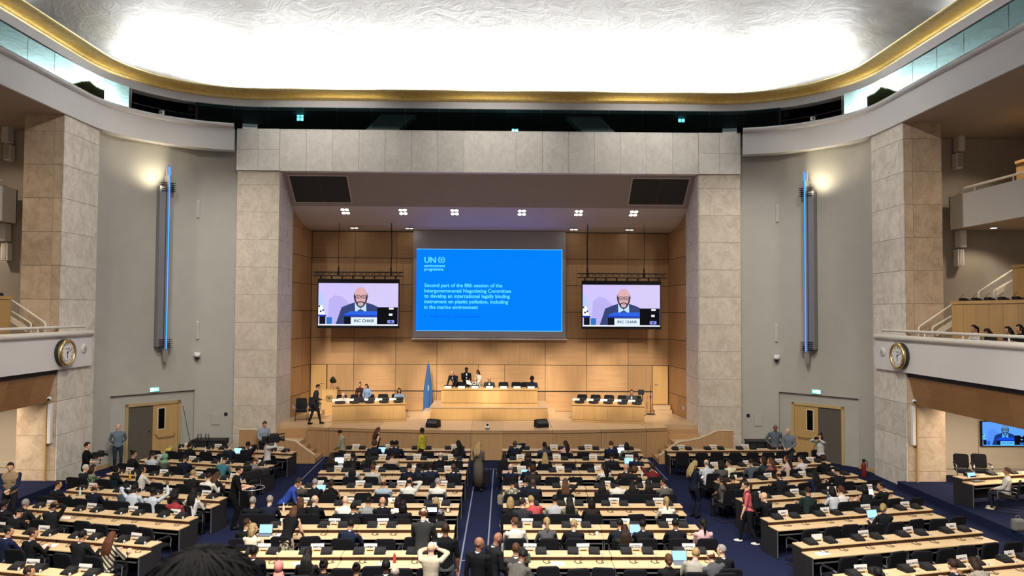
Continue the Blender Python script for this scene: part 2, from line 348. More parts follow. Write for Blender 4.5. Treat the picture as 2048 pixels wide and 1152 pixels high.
# --- curved grey corner walls with the double doors, piers, ring ledge, glass gallery
WC, WRX, WRY = (-11.0,27.9), 4.1, 4.05
TH0, TH1, RZ = 17.0, 66.0, 2.78
def wallpt(th, s, off=0.0):
    if TH0 < th < TH1:
        p, q = wallpt(TH0,s), wallpt(TH1,s); k = (th-TH0)/(TH1-TH0); n = Vector((-(q-p).y,(q-p).x,0)).normalized(); n = n if n.x*s > 0 else -n; return p.lerp(q,k)+n*off
    a = math.radians(th); return Vector((s*(11.0+(WRX+off)*math.cos(a)), WC[1]+(WRY+off)*math.sin(a), 0))
for s, side in ((-1,'left'), (1,'right')):
    m = MB()
    def wseg(t0, t1, z0, z1, n):
        ps = [wallpt(t0+(t1-t0)*k/n, s) for k in range(n+1)]; qs = [wallpt(t0+(t1-t0)*k/n, s, .25) for k in range(n+1)]
        vs = []
        for p, q in zip(ps, qs): vs += [(p.x,p.y,z0),(p.x,p.y,z1),(q.x,q.y,z1),(q.x,q.y,z0)]
        fs = []
        for k in range(n):
            for j in range(4): fs.append((k*4+j, k*4+(j+1)%4, (k+1)*4+(j+1)%4, (k+1)*4+j))
        m.add(vs, fs+[(0,1,2,3), tuple(range(n*4,n*4+4))[::-1]])
    wseg(0, TH0, 0, RZ, 6); wseg(TH1, 90, 0, RZ, 8); wseg(0, 90, RZ, 13.6, 30)
    wall = struct(m.build('wall_%s' % side, M_GREYW, smooth='auto'))
    # flat recess with the doors
    A, B = wallpt(TH0, s, .06), wallpt(TH1, s, .06)
    d = (B-A).normalized(); out = Vector((d.y,-d.x,0)); out = out if out.x*s > 0 else -out
    ln = (B-A).length
    # local frame: x along the recess, y outwards, z up
    FM = Matrix(((d.x,out.x,0,A.x+out.x*.08),(d.y,out.y,0,A.y+out.y*.08),(0,0,1,0),(0,0,0,1)))
    dw, dh = 2.22, 2.38; x0 = (ln-dw)/2+.04; x1 = x0+dw
    rp = MB(); rp.box(-.1,x0,0,.15,0,RZ+.1,M=FM); rp.box(x1,ln+.1,0,.15,0,RZ+.1,M=FM); rp.box(x0,x1,0,.15,dh,RZ+.1,M=FM)
    rp.box(-.12,0,-.13,.15,0,RZ+.1,M=FM); rp.box(ln,ln+.12,-.13,.15,0,RZ+.1,M=FM); rp.box(-.1,ln+.1,-.12,.15,RZ+.02,RZ+.12,M=FM)
    rp.build('recess', M_GREYW, wall)
    fr = MB(); fr.box(x0,x0+.11,-.05,.16,0,dh,M=FM); fr.box(x1-.11,x1,-.05,.16,0,dh,M=FM); fr.box(x0,x1,-.05,.16,dh-.11,dh,M=FM)
    dr = struct(fr.build('door_%d' % (1 if s < 0 else 2), M_OAK))
    xm = (x0+x1)/2
    # the far leaf is shut, the near leaf stands open into a dark lobby
    leafx = (xm-.02, x1-.11) ; hallx = (x0+.11, xm-.02)
    lf = MB(); a, b = leafx; wa, wb = a+.22, a+.48
    lf.box(a,wa,.0,.05,.01,dh-.12,M=FM); lf.box(wb,b,.0,.05,.01,dh-.12,M=FM); lf.box(wa,wb,.0,.05,.01,1.25,M=FM); lf.box(wa,wb,.0,.05,2.1,dh-.12,M=FM)
    leaf = lf.build('door_leaf', M_BALW, dr)
    MB().box(wa,wb,.02,.03,1.25,2.1,M=FM).build('pane', M_DGLASS, leaf)
    wf = MB()
    for q in ((wa-.03,wa,1.22,2.13),(wb,wb+.03,1.22,2.13),(wa,wb,1.22,1.25),(wa,wb,2.1,2.13)): wf.box(q[0],q[1],-.012,.0,q[2],q[3],M=FM)
    wf.build('window_frame', M_CREAM, leaf)
    MB().tube([FM@Vector(p) for p in ((a+.08,-.01,1.08),(a+.2,-.1,.92),(b-.2,-.1,.92),(b-.08,-.01,1.08))], .02, 8).build('push_bar', M_BRASS, leaf)
    MB().box(hallx[0],hallx[1],.02,.06,.01,dh-.12,M=FM).build('door_leaf', plain('dark_lobby_sheet',(.10,.088,.072),.5), dr)  # dark sheet fills the open half, painting in the unlit lobby
    MB().ell(FM@Vector((hallx[1]-.14,0,1.2)), .03).build('door_knob', M_BLACK, dr)
    # baseboard
    bb = MB(); n = 8
    for t0, t1 in ((1,TH0),(TH1,88)):
        path = [tuple(wallpt(t0+(t1-t0)*k/n, s))[:2] for k in range(n+1)]
        bb.sweep(path, [(0,0),(.03*s,0),(.03*s,.16),(0,.16)])
    struct(bb.build('baseboard_%s' % side, M_OAK))
    # exit sign standing over the recess
    em = FM @ TR(ln/2-.02 if s < 0 else ln/2, -.14, 0)
    e = thing('exit_sign', 'lit green exit sign above the %s double doors' % side, 'exit sign')
    MB().bbox(-.2,.2,-.05,.05,2.83,3.02,.01,M=em).build('sign_case', plain('sign_case_grey',(.5,.52,.5),.5), e)
    MB().box(-.18,.18,-.056,-.05,2.85,3.0,M=em).build('lit_panel', emit('sign_green',(.05,.75,.5),1.6), e)
    sg = MB(); sg.box(-.15,-.02,-.06,-.056,2.86,2.99,M=em)
    sg.prism([(.0,2.925),(.06,2.99),(.06,2.95),(.15,2.95),(.15,2.90),(.06,2.90),(.06,2.86)],-.06,-.056,'y',M=em)
    sg.build('pictogram', emit('sign_white',(.8,1,.95),2.2), e)
    # wall bits
    for th, z, w, h, nm, lab, mt in ((78,1.5,.34,.5,'wall_hatch','flush access hatch in the grey wall by the %s stage column' % side, M_GREYW), (84,1.7,.13,.13,'wall_box','small black box on the grey wall by the %s stage column' % side, M_BLACK)):
        p = wallpt(th, s, -.02); t = math.atan2(s*(p.x) * 0 + (p.y-WC[1])/WRY, (abs(p.x)-11)/WRX)
        Mx = Matrix.Translation((p.x,p.y,z)) @ Matrix.Rotation((-s)*(PI/2-math.radians(th)),4,'Z')
        tag(MB().bbox(-w/2,w/2,-.02,.02,-h/2,h/2,.008,M=Mx).build(nm, mt), lab, 'wall fitting')
    for th, z, h, what in ((66,10.6,.75,'upper'), (67,5.35,.75,'lower')):
        p = wallpt(th, s, -.05); Mx = Matrix.Translation((p.x,p.y,z)) @ Matrix.Rotation((-s)*(PI/2-math.radians(th)),4,'Z')
        t = thing('slot_speaker', '%s slim grey slot speaker on the %s curved wall' % (what, side), 'speaker')
        MB().bbox(-.05,.05,-.05,.04,-h/2,h/2,.015,M=Mx).build('housing', M_WHITE, t)
        MB().box(-.03,.03,-.056,-.05,-h/2+.04,h/2-.04,M=Mx).build('grille', M_GREYW, t)
    p = wallpt(67, s, -.06); Mx = Matrix.Translation((p.x,p.y,4.25)) @ Matrix.Rotation((-s)*(PI/2-math.radians(67)),4,'Z')
    t = thing('dome_camera', 'white dome security camera on the %s curved wall' % side, 'camera')
    MB().bbox(-.13,.13,-.03,.06,.0,.14,.03,M=Mx).build('bracket', M_WHITE, t)
    MB().lathe([(.02,.1),(.13,.08),(.13,0),(.1,-.06)],16,M=Mx@TR(0,-.12,0)).build('shroud', M_WHITE, t, True)
    MB().ell(Mx@Vector((0,-.12,-.07)), .09).build('dome', M_BLACK, t, True)
    # --- pier clad in travertine
    PX, PY0, PY1 = 15.0, 25.75, 27.93
    pr = thing('pier', '%s travertine pier between curved wall and balcony' % side, 'pier', (0,0,0))
    MB().box(min(s*PX,s*16.36),max(s*PX,s*16.36),PY0,PY1,0,13.2).build('core', M_STONEP, pr)
    zz = [0]+[.62+1.19*k for k in range(11)]+[13.2]
    for k in range(len(zz)-1):
        z0, z1 = zz[k]+.006, zz[k+1]-.006
        xa, xb = sorted((s*(PX-.04), s*(PX-.001)))
        MB().box(xa,xb,PY0-.035,PY1,z0,z1).build('slab', M_STONEP, pr)
        for xa, xb in ((PX+.012,PX+.30),(PX+.31,16.36)):
            xa, xb = sorted((s*xa, s*xb)); MB().box(xa,xb,PY0-.035,PY0-.001,z0,z1).build('slab', M_STONEB, pr)
    # --- ring ledge below the glass
    path = RING_L if s < 0 else mirror(RING_L)
    rg = MB(); rg.sweep(path, [(0,13.12),(.02,14.1),(.5,14.1),(.5,13.12)])
    rl = struct(rg.build('trim_%d' % (1 if s < 0 else 2), M_WHITE, smooth='auto'))
    tub = [( .02+.12*math.cos(a)-.0, 14.18+.115*math.sin(a)) for a in [2*PI*k/12 for k in range(12)]]
    MB().sweep(path, tub).build('rail_moulding', plain('moulding_paint',(.56,.55,.55),.4,var=.02), rl, True)
    # soffit behind the ledge over the balconies
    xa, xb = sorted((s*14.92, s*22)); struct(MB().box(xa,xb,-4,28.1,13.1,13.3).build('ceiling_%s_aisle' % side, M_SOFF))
    # gallery behind the glass: floor, dark back wall
    pg = path
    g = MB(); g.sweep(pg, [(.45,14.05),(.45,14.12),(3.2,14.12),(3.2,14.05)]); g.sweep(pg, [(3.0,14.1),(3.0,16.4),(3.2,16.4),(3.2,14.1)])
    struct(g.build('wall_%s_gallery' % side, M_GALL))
# --- portal: lintel, corner blocks, columns
lt = thing('lintel', 'pale travertine lintel spanning the stage opening', 'lintel')
MB().box(-9.2,9.2,31.72,32.2,12.34,14.14).build('core', M_LINTEL, lt)
for k in range(16):
    a, b = -9.2+18.4*k/16, -9.2+18.4*(k+1)/16
    MB().box(a+.006,b-.006,31.68,31.72,12.32,14.16).build('slab', M_LINTEL, lt)
for s, side in ((-1,'left'),(1,'right')):
    cl = thing('stage_column', '%s travertine column framing the stage' % side, 'column')
    xa, xb = sorted((s*9.24, s*11.02)); MB().box(xa,xb,31.76,33.85,0,14.1).build('core', M_STONEP, cl)
    xa, xb = sorted((s*9.2, s*11.06))
    for i in range(2):
        for j in range(2):
            a = xa+(xb-xa)*i/2; z0 = 12.32+.92*j
            MB().box(a+.006,a+.93-.006,31.62,31.77,z0+.005,z0+.915).build('block', M_LINTEL, cl)
    zz = [0]+[.9+1.2*k for k in range(10)]+[12.31]
    for k in range(len(zz)-1):
        z0, z1 = zz[k]+.005, zz[k+1]-.005
        MB().box(xa+.03,xb-.0,31.70,31.765,z0,z1).build('slab', M_STONEC, cl)
        a, b = sorted((s*9.2, s*9.245)); MB().box(a,b,31.78,33.85,z0,z1).build('slab', M_STONEL, cl)
# upper gallery floor over the portal and dark back wall behind the front glass
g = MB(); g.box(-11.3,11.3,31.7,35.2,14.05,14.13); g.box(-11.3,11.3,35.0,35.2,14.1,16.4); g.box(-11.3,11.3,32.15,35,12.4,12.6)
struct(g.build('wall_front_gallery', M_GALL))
for s in (-1,1):
    x = s*4.6
    m = MB(); m.prism([(x-.8-s*.75,15.6),(x+.8-s*.75,15.6),(x+.75+s*.75,14.1),(x-.75+s*.75,14.1)],33.0,33.6,'y')
    tag(m.build('raking_beam', plain('raking_beam_grey',(.75,.70,.64),.7)), '%s raking grey beam behind the gallery glass' % ('left' if s < 0 else 'right'), 'beam')
for k, (x, y, n) in enumerate(((600,234,4),(1363,237,4),(1030,257,2))):
    p = aty(x, y, 33.2); t = thing('gallery_lamp', ['small cyan lamp behind gallery glass left of centre','small cyan lamp behind gallery glass right of centre','small cyan lamp behind gallery glass at the centre'][k], 'lamp')
    MB().box(p.x-.17,p.x+.17,p.y+.03,p.y+.08,p.z-.2,p.z+.2).build('lamp_case', M_BLACK, t)
    for i in range(n): MB().box(p.x-.14+.16*(i%2),p.x-.02+.16*(i%2),p.y,p.y+.035,p.z-.16+.18*(i//2),p.z-.02+.18*(i//2)).build('diffuser', emit('cyan_lamp',(.2,.9,.85),3), t)
# --- glass panes round the gallery
def path_len(path):
    out = [0]
    for a, b in zip(path, path[1:]): out.append(out[-1]+math.dist(a,b))
    return out
def path_at(path, cum, d):
    for i in range(len(path)-1):
        if d <= cum[i+1] or i == len(path)-2:
            t = (d-cum[i])/(cum[i+1]-cum[i]); return Vector((path[i][0]+(path[i+1][0]-path[i][0])*t, path[i][1]+(path[i+1][1]-path[i][1])*t, 0))
full = [(-14.95,y) for y in (12,18,22,24.5)] + ell_corner(4.62,-10.0) ; full = full + mirror(full)
cum = path_len(full); tot = cum[-1]
def pane(parent, d0, d1, z0=14.2, z1=15.12):
    n = max(1, int((d1-d0)/.35)); m = MB(); vs = []
    for k in range(n+1):
        p = path_at(full, cum, d0+.01+(d1-d0-.02)*k/n); vs += [(p.x,p.y,z0),(p.x,p.y,z1)]
    m.add(vs, [(2*k,2*k+1,2*k+3,2*k+2) for k in range(n)])
    return m.build('pane', M_GLASS, parent, True)
def dist_to(pt):
    best = min(range(2000), key=lambda k: (path_at(full,cum,tot*k/2000)-pt).length); return tot*best/2000
dl = dist_to(Vector((-14.35,29.0,0))); dl2 = dist_to(Vector((-12.55,30.95,0)))
win = []
for k, s in enumerate((-1,1)):
    w = struct(bpy.data.objects.new('window_%d' % (k+1), None)); COL.objects.link(w); win.append(w)
    ds = [0,3,5.6,8.2,10.2,11.6,13.0,14.6,15.9,dl]
    ds = sorted([d for d in ds if d < dl-.3]+[dl])
    for a, b in zip(ds, ds[1:]):
        pane(w, a if s < 0 else tot-b, b if s < 0 else tot-a)
    # open booth with a follow spot and guard rail
    bp = [path_at(full,cum,(dl+(dl2-dl)*k2/6) if s < 0 else tot-(dl+(dl2-dl)*k2/6)) for k2 in range(7)]
    MB().tube([(p.x,p.y+.1,14.55) for p in bp], .02, 6).build('guard_rail', M_BLKM, w)
    for p in (bp[0],bp[6]): MB().box(p.x-.04,p.x+.04,p.y-.02,p.y+.06,14.2,15.1).build('mullion', M_CHROME if p is bp[0] else M_BLACK, w)
    t = thing('follow_spot', 'follow spotlight on a stand in the open %s gallery booth' % ('left' if s < 0 else 'right'), 'spotlight')
    c = bp[5]; MB().tube([(c.x,c.y+.5,14.13),(c.x,c.y+.5,14.75)],.03).build('stand', M_BLKM, t)
    MB().lathe([(.1,-.25),(.13,-.2),(.13,.15),(.16,.2)],16,M=TR(c.x,c.y+.5,14.85)@ROT(100,0,s*-25)).build('lamp_barrel', M_BLKM, t, True)
    t = thing('small_camera', 'little white camera on the %s gallery ledge' % ('left' if s < 0 else 'right'), 'camera')
    p = bp[3]; MB().bbox(p.x-.09,p.x+.09,p.y-.1,p.y+.02,14.3,14.48,.02).build('case', M_WHITE, t); MB().ell((p.x,p.y-.1,14.4),.035).build('lens', M_BLACK, t)
wf = struct(bpy.data.objects.new('window_3', None)); COL.objects.link(wf)
nf = 17
for k in range(nf): pane(wf, dl2+(tot-2*dl2)*k/nf, dl2+(tot-2*dl2)*(k+1)/nf)
# --- cornice: grey lip, gold cove, rim
cor = MB(); cor.sweep(CORN, [(0,15.1),(0,15.42),(.5,15.44),(.5,15.1)])
co = struct(cor.build('trim_3', M_WHITE, smooth='auto'))
gp = [(0,15.42),(.10,15.45),(.16,15.52),(.16,15.58),(.08,15.64),(-.12,15.68),(-.38,15.70),(-.55,15.72),(-.58,15.74)]
MB().sweep(CORN, gp, pclosed=False).build('gold_cove', M_GOLD, co, True, fix=False)
MB().sweep(CORN, [(-.58,15.74),(-.58,15.78),(.6,15.78),(.6,15.74)]).build('rim', M_GOLD, co)
# ceiling of the gallery slot
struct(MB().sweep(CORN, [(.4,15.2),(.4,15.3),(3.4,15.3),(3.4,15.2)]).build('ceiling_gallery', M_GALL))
# --- domed ceiling
def dome():
    m = MB(); ang = []
    half = [(-14.9,y) for y in (8,12,16,20,24)] + ell_corner(4.65,-10.0,18) + [(-10+k*2.5,31.65) for k in range(1,4)]
    half = half + [(-x,y) for x,y in half[::-1]][0:] ; front = half
    back = [(x, 16-y) for x, y in front[::-1]][1:-1]
    loop = front+back
    nl = 26; n = len(loop); vs = []
    for j in range(nl+1):
        t = (PI/2)*j/nl; inw = -1.5+13.5*(1-math.cos(t))**.9; z = 15.85+1.9*math.sin(t)
        fx = 1-inw/14.9; fy = 1-inw/23.65
        for x, y in loop: vs.append((x*fx, 8+(y-8)*fy, z))
    fs = [(j*n+k, j*n+(k+1)%n, (j+1)*n+(k+1)%n, (j+1)*n+k) for j in range(nl) for k in range(n)]
    fs.append(tuple(range(nl*n, (nl+1)*n)))
    m.add(vs, fs)
    return m.build('ceiling', M_CEIL, smooth=True)
struct(dome())
tr = MB(); tr.sweep(CORN, [(.55,15.74),(.6,16.1),(1.9,16.1),(1.9,15.74)])
struct(MB().sweep(CORN, [(.5,15.6),(.5,15.7),(1.9,15.7),(1.9,15.6)]).build('trim_4', M_WHITE))
# ================================================================== STAGE
ST = 1.25
stg = thing('stage', 'raised maple stage with a bowed panelled front', 'stage')
def front_y(x): return 30.55+.85*(x/7.75)**2
XS = [-7.75]+[atz(x,918,0).x for x in (652,752,848,942,1006,1105,1203,1296)]+[7.75]
MB().prism([(x,front_y(x)+.06) for x in np.linspace(-7.7,7.7,25)]+[(7.75,32.2),(9.19,32.2),(9.19,33.8),(8.95,36.38),(-8.95,36.38),(-9.19,33.8),(-9.19,32.2),(-7.75,32.2)],.0,ST-.02).build('platform', M_WOODF, stg)
for i in range(9):
    a, b = XS[i]+.008, XS[i+1]-.008; n = 5; xs = [a+(b-a)*k/n for k in range(n+1)]
    m = MB(); m.prism([(x,front_y(x)) for x in xs]+[(x,front_y(x)+.05) for x in xs[::-1]], .0, ST-.14)
    m.build('front_panel', M_WOODV, stg)
    m = MB(); m.prism([(x,front_y(x)-.07) for x in xs]+[(x,33.3) for x in xs[::-1]], ST-.02, ST); m.build('floor_panel', M_WOODF, stg)
    m = MB(); m.prism([(x,front_y(x)-.05) for x in xs]+[(x,front_y(x)+.05) for x in xs[::-1]], ST-.13, ST-.02); m.build('nosing', M_WOODH, stg)
for a, b, y0 in ((-9.2,-7.76,32.2),(7.76,9.2,32.2)): MB().box(a,b,y0,33.3,ST-.02,ST).build('floor_panel', M_WOODF, stg)
for k in range(8):
    a = -9.2+18.4*k/8; MB().box(a+.004,a+2.3-.004,33.305,36.38,ST-.02,ST).build('floor_panel', M_WOODF, stg)
# corner stairs and parapets
for s, side in ((-1,'left'),(1,'right')):
    t = thing('staircase', '%s maple corner stairs up to the stage' % side, 'stairs')
    def bx(xa, xb, *r):
        a, b = sorted((s*xa, s*xb)); return MB().box(a,b,*r)
    R_ = ST/7
    bx(7.78,9.19,31.9,32.2,0,ST-R_).build('step', M_WOODH, t)
    bx(7.78,9.19,31.6,31.9,0,ST-2*R_).build('step', M_WOODH, t)
    bx(7.9,9.35,29.95,31.6,0,ST-3*R_).build('landing', M_WOODF, t)
    for k in range(3): bx(7.9-.29*(k+1),7.9-.29*k,29.95,31.35-.1*k,0,ST-(4+k)*R_).build('step', M_WOODH, t)
    q = thing('parapet', '%s maple parapet with a sweeping top beside the stage stairs' % side, 'parapet')
    cur = [(7.02,.33),(7.85,.92),(8.25,.97),(8.7,1.06),(9.1,1.22),(9.35,1.34),(9.5,1.38),(10.1,1.38)]
    for pa, pb, pts in ((7.02,7.84,cur[:2]), (7.86,10.1,cur[1:])):
        poly = [(s*pa,0)]+[(s*x,z-.02) for x, z in pts]+[(s*pb,0)]
        MB().prism(poly, 29.82, 29.93, 'y').build('panel', M_WOODV, q)
    top = MB(); n = len(cur)
    vs = []
    for x, z in cur: vs += [(s*x,29.80,z-.02),(s*x,29.80,z+.02),(s*x,29.95,z+.02),(s*x,29.95,z-.02)]
    top.add(vs, [(4*k+j,4*k+(j+1)%4,4*k+4+(j+1)%4,4*k+4+j) for k in range(n-1) for j in range(4)]+[(0,1,2,3),(4*n-1,4*n-2,4*n-3,4*n-4)])
    top.build('capping', plain('lit_capping',(.74,.60,.40),.4), q)  # paler than the panels: light along the capping is put into its colour
# back and side panelling
YB = 36.4
wb = struct(MB().box(-9.4,9.4,YB+.04,YB+.2,0,12.3).build('wall_back', M_DARK))
XC = [-8.95,-6.8,-4.72,-2.66,2.76,4.84,6.92,8.97]; ZR = [1.25,2.22,3.55,4.88,6.21,7.54,8.87,10.2]
for j in range(7):
    for i in range(7):
        z0, z1 = ZR[j]+.012, ZR[j+1]-.012
        if j == 1: z0 += .03
        segs = [(XC[i],XC[i+1])]
        if j == 1 and i == 3: segs = [(-2.66,-.6),(-.6,.73),(.73,2.76)]
        if j in (0,1) and i == 0: segs = [(-8.12,-6.8)]
        if j in (0,1) and i == 6: segs = [(6.92,8.14)]
        for a, b in segs:
            MB().box(a+.01,b-.01,YB-.0,YB+.05,z0,z1).build('panel', M_WOODV if (i+j)%2 else M_WOODH, wb)
for s, side in ((-1,'left'),(1,'right')):
    d = struct(MB().box(*sorted((s*8.16,s*8.92)),YB-.01,YB+.05,1.62,3.53).build('door_%d' % (3 if s < 0 else 4), M_STAGEW))
    MB().tube([(s*8.26,YB-.02,2.62),(s*8.26,YB-.07,2.62),(s*8.42,YB-.07,2.62)],.014,6).build('door_handle', M_CHROME, d)
    tag(MB().box(*sorted((s*8.1,s*8.95)),YB-.75,YB-.4,ST,1.42).build('door_step', M_WOODF), 'low maple step before the %s stage door' % side, 'step')
    tag(MB().box(*sorted((s*8.1,s*8.95)),YB-.4,YB-.02,ST,1.6).build('door_step', M_WOODF), 'upper maple step against the %s stage door' % side, 'step')
    A, B = Vector((s*9.22,33.86,0)), Vector((s*8.97,36.42,0)); dd = (B-A); ln = dd.length; dd.normalize(); nn = Vector((-dd.y,dd.x,0)); nn = nn if nn.x*s > 0 else -nn
    SM = Matrix(((dd.x,nn.x,0,A.x),(dd.y,nn.y,0,A.y),(0,0,1,0),(0,0,0,1)))
    ws = struct(MB().box(0,ln,.05,.2,ST,11,M=SM).build('wall_stage_%s' % side, M_DARK))
    zr = ZR+[11.2]
    for j in range(8):
        for a, b in ((0,1.35),(1.35,ln)):
            MB().box(a+.008,b-.008,0,.05,zr[j]+.012,zr[j+1]-.012,M=SM).build('panel', M_WOODV, ws)
    tag(MB().bbox(.35,.5,-.03,.0,1.62,1.78,.01,M=SM).build('wall_socket', M_WHITE), 'white socket plate low on the %s stage side wall' % side, 'socket')
# stepped stage ceiling
pf = [(32.15,12.34),(33.6,11.06),(34.35,10.72),(35.2,10.37),(36.5,10.22)]
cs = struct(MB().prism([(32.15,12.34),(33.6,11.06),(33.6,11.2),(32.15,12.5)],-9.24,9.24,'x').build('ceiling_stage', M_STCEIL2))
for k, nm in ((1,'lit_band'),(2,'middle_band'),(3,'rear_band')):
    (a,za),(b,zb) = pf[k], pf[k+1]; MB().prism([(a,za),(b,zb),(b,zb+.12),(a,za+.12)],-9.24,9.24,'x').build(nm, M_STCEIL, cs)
MB().box(-9.3,9.3,33,36.6,12.2,12.4).build('void_cap', M_DARK, cs)
sl = math.atan2(11.06-12.34, 33.6-32.15)
for s, side in ((-1,'left'),(1,'right')):
    GM = TR(0,32.15,12.34) @ Matrix.Rotation(sl,4,'X')
    t = thing('speaker_grille', 'large dark speaker grille at the %s of the stage soffit' % side, 'speaker grille')
    a, b = sorted((s*9.0,s*6.35)); MB().box(a,b,.12,1.72,-.03,.0,M=GM).build('frame', M_STCEIL, t); mid = (a+b)/2
    for x0, x1 in ((a+.06,mid-.006),(mid+.006,b-.06)): MB().box(x0,x1,.18,1.66,-.045,-.03,M=GM).build('mesh_panel', M_GRILLE, t)
sl2 = math.atan2(10.72-11.06, .75); SPX = [-6.8,-4.1,-1.68,1.48,4.15,6.75]
M_SPOT = emit('spot_lens', (1,.9,.75), 14)
for i, x in enumerate(SPX):
    GM = TR(x,33.97,10.89) @ Matrix.Rotation(sl2,4,'X')
    t = thing('stage_spotlight', 'cluster of four small stage ceiling spotlights, %s from the left' % ORD[i+1], 'spotlight', group='front stage ceiling spotlights')
    MB().box(-.2,.2,-.26,.26,-.02,.0,M=GM).build('plate', M_STCEIL, t)
    for dx in (-.1,.1):
        for dy in (-.15,.15): MB().lathe([(.075,-.03),(.075,-.015)],12,M=GM@TR(dx,dy,0)).build('lens', M_SPOT, t)
    lamp('stage_spot_light', 'SPOT', (x,33.95,10.8), 330, WARM, (x*.95,33.3,1.3), .12, spot_size=math.radians(50), spot_blend=.9)
for i, x in enumerate((-6.7,-4.0,4.1,6.85)):
    GM = TR(x,35.6,10.31)
    t = thing('rear_spotlight', 'pair of small rear stage ceiling spotlights, %s from the left' % ORD[i+1], 'spotlight', group='rear stage ceiling spotlights')
    MB().box(-.2,.2,-.1,.1,-.03,.0,M=GM).build('plate', M_STCEIL, t)
    for dx in (-.1,.1): MB().lathe([(.07,-.04),(.07,-.02)],12,M=GM@TR(dx,0,0)).build('lens', M_SPOT, t)
    lamp('stage_rear_spot_light', 'SPOT', (x,35.55,10.2), 90, WARM, (x,34.2,1.3), .1, spot_size=math.radians(34), spot_blend=.9)
# front-of-house stage wash hung in the ceiling trough
for x in (-7.3,-4.5,-1.5,1.5,4.5,7.3): lamp('stage_wash_light', 'SPOT', (x,12,16.3), 11500, (1,.86,.67), (x*.96,35.8,2.2), .15, spot_size=math.radians(11.5), spot_blend=.6)
# ------------------------------------------------------------------ projection screen
YS = 36.1
def sp(x, y, Y=YS): p = aty(x,y,Y); return p
def fit_text(body, x0, x1, yb, mat, parent, Y, name='lettering', bold=False):
    me = text_mesh(body, 1.0, mat, bold=bold, depth=.0).copy(); xs = [v.co.x for v in me.vertices]; w0, w1 = min(xs), max(xs)
    a, b = sp(x0,yb,Y), sp(x1,yb,Y); k = (b.x-a.x)/(w1-w0)
    o = link(name, me, parent); o.matrix_world = TR(a.x-w0*k, Y, a.z) @ ROT(90,0,0) @ Matrix.Scale(k,4)
    return o
ps = thing('projection_screen', 'large pull-down projection screen showing a blue session title slide', 'screen')
a, b = sp(827,461), sp(1131,676); MB().box(a.x,b.x,YS,YS+.015,b.z,a.z).build('screen_cloth', plain('grey_screen_cloth',(.34,.33,.35),.8,var=.02), ps)
a, b = sp(823,676), sp(1134.5,680); MB().bbox(a.x,b.x,YS-.04,YS+.04,b.z,a.z,.02).build('bottom_bar', M_WHITE, ps)
a, b = sp(833.5,497.5), sp(1124,663); MB().box(a.x,b.x,YS-.012,YS,b.z,a.z).build('picture', emit('slide_blue',(.0,.16,1.0),.66), ps)
fr = MB(); e_ = .025
for q in ((a.x,b.x,a.z-e_,a.z),(a.x,b.x,b.z,b.z+e_),(b.x-e_,b.x,b.z,a.z)): fr.box(q[0],q[1],YS-.014,YS-.012,q[2],q[3])
fr.build('picture_edge', emit('slide_edge',(.12,.5,1),.72), ps)
TC = emit('slide_cyan',(.10,.62,1.0),.66); TCD = emit('slide_dark_blue',(.0,.06,.42),.72)
for body, x0, x1, yb, bo in (('UN',848.8,871.7,525.4,True),('environment',848.5,890.4,534,True),('programme',848.5,887,541,True),
    ('Second part of the fifth session of the',848.8,1004.8,573.8,True),('Intergovernmental Negotiating Committee',848.8,1022,584.6,True),('to develop an international legally binding',848.5,1019.6,595.2,True),
    ('instrument on plastic pollution, including',848.5,1016.2,606.3,True),('in the marine environment',848.5,955.8,617.3,True)):
    fit_text(body, x0, x1, yb, TC, ps, YS-.016, bold=bo)
fit_text('5 \u2013 14 August 2025 | Geneva, Switzerland', 848.5, 957.5, 634.8, TCD, ps, YS-.016)
c = sp(883,519.5,YS-.016); lg = MB()
def ringseg(m, c, r0, r1, a0, a1, Y, n=20):
    vs = []
    for k in range(n+1):
        t = math.radians(a0+(a1-a0)*k/n); vs += [(c.x+r0*math.cos(t),Y,c.z+r0*math.sin(t)),(c.x+r1*math.cos(t),Y,c.z+r1*math.sin(t))]
    m.add(vs, [(2*k,2*k+1,2*k+3,2*k+2) for k in range(n)])
ringseg(lg, c, .11, .125, 0, 360, YS-.016); ringseg(lg, c, .145, .172, -245, -100, YS-.016); ringseg(lg, c, .145, .172, -80, 65, YS-.016)
lg.ell((c.x,YS-.016,c.z+.06),(.022,.002,.022),10,6); lg.box(c.x-.018,c.x+.018,YS-.018,YS-.016,c.z-.1,c.z+.035); lg.box(c.x-.07,c.x+.07,YS-.018,YS-.016,c.z-.005,c.z+.018)
lg.build('round_emblem', TC, ps)
rr = random.Random(3); mz = MB()
for k in range(34):
    x, y = rr.uniform(1030,1100), rr.uniform(505,635); ln_ = rr.uniform(8,24)
    if rr.random() < .5: p, q = sp(x,y), sp(x+ln_,y); mz.box(p.x,q.x,YS-.014,YS-.0125,p.z-.012,p.z+.012)
    else: p, q = sp(x,y), sp(x,y+ln_); mz.box(p.x-.012,p.x+.012,YS-.014,YS-.0125,q.z,p.z)
o = mz.build('maze_pattern', emit('slide_maze_blue',(.0,.145,.82),.72), ps); o['kind'] = 'stuff'
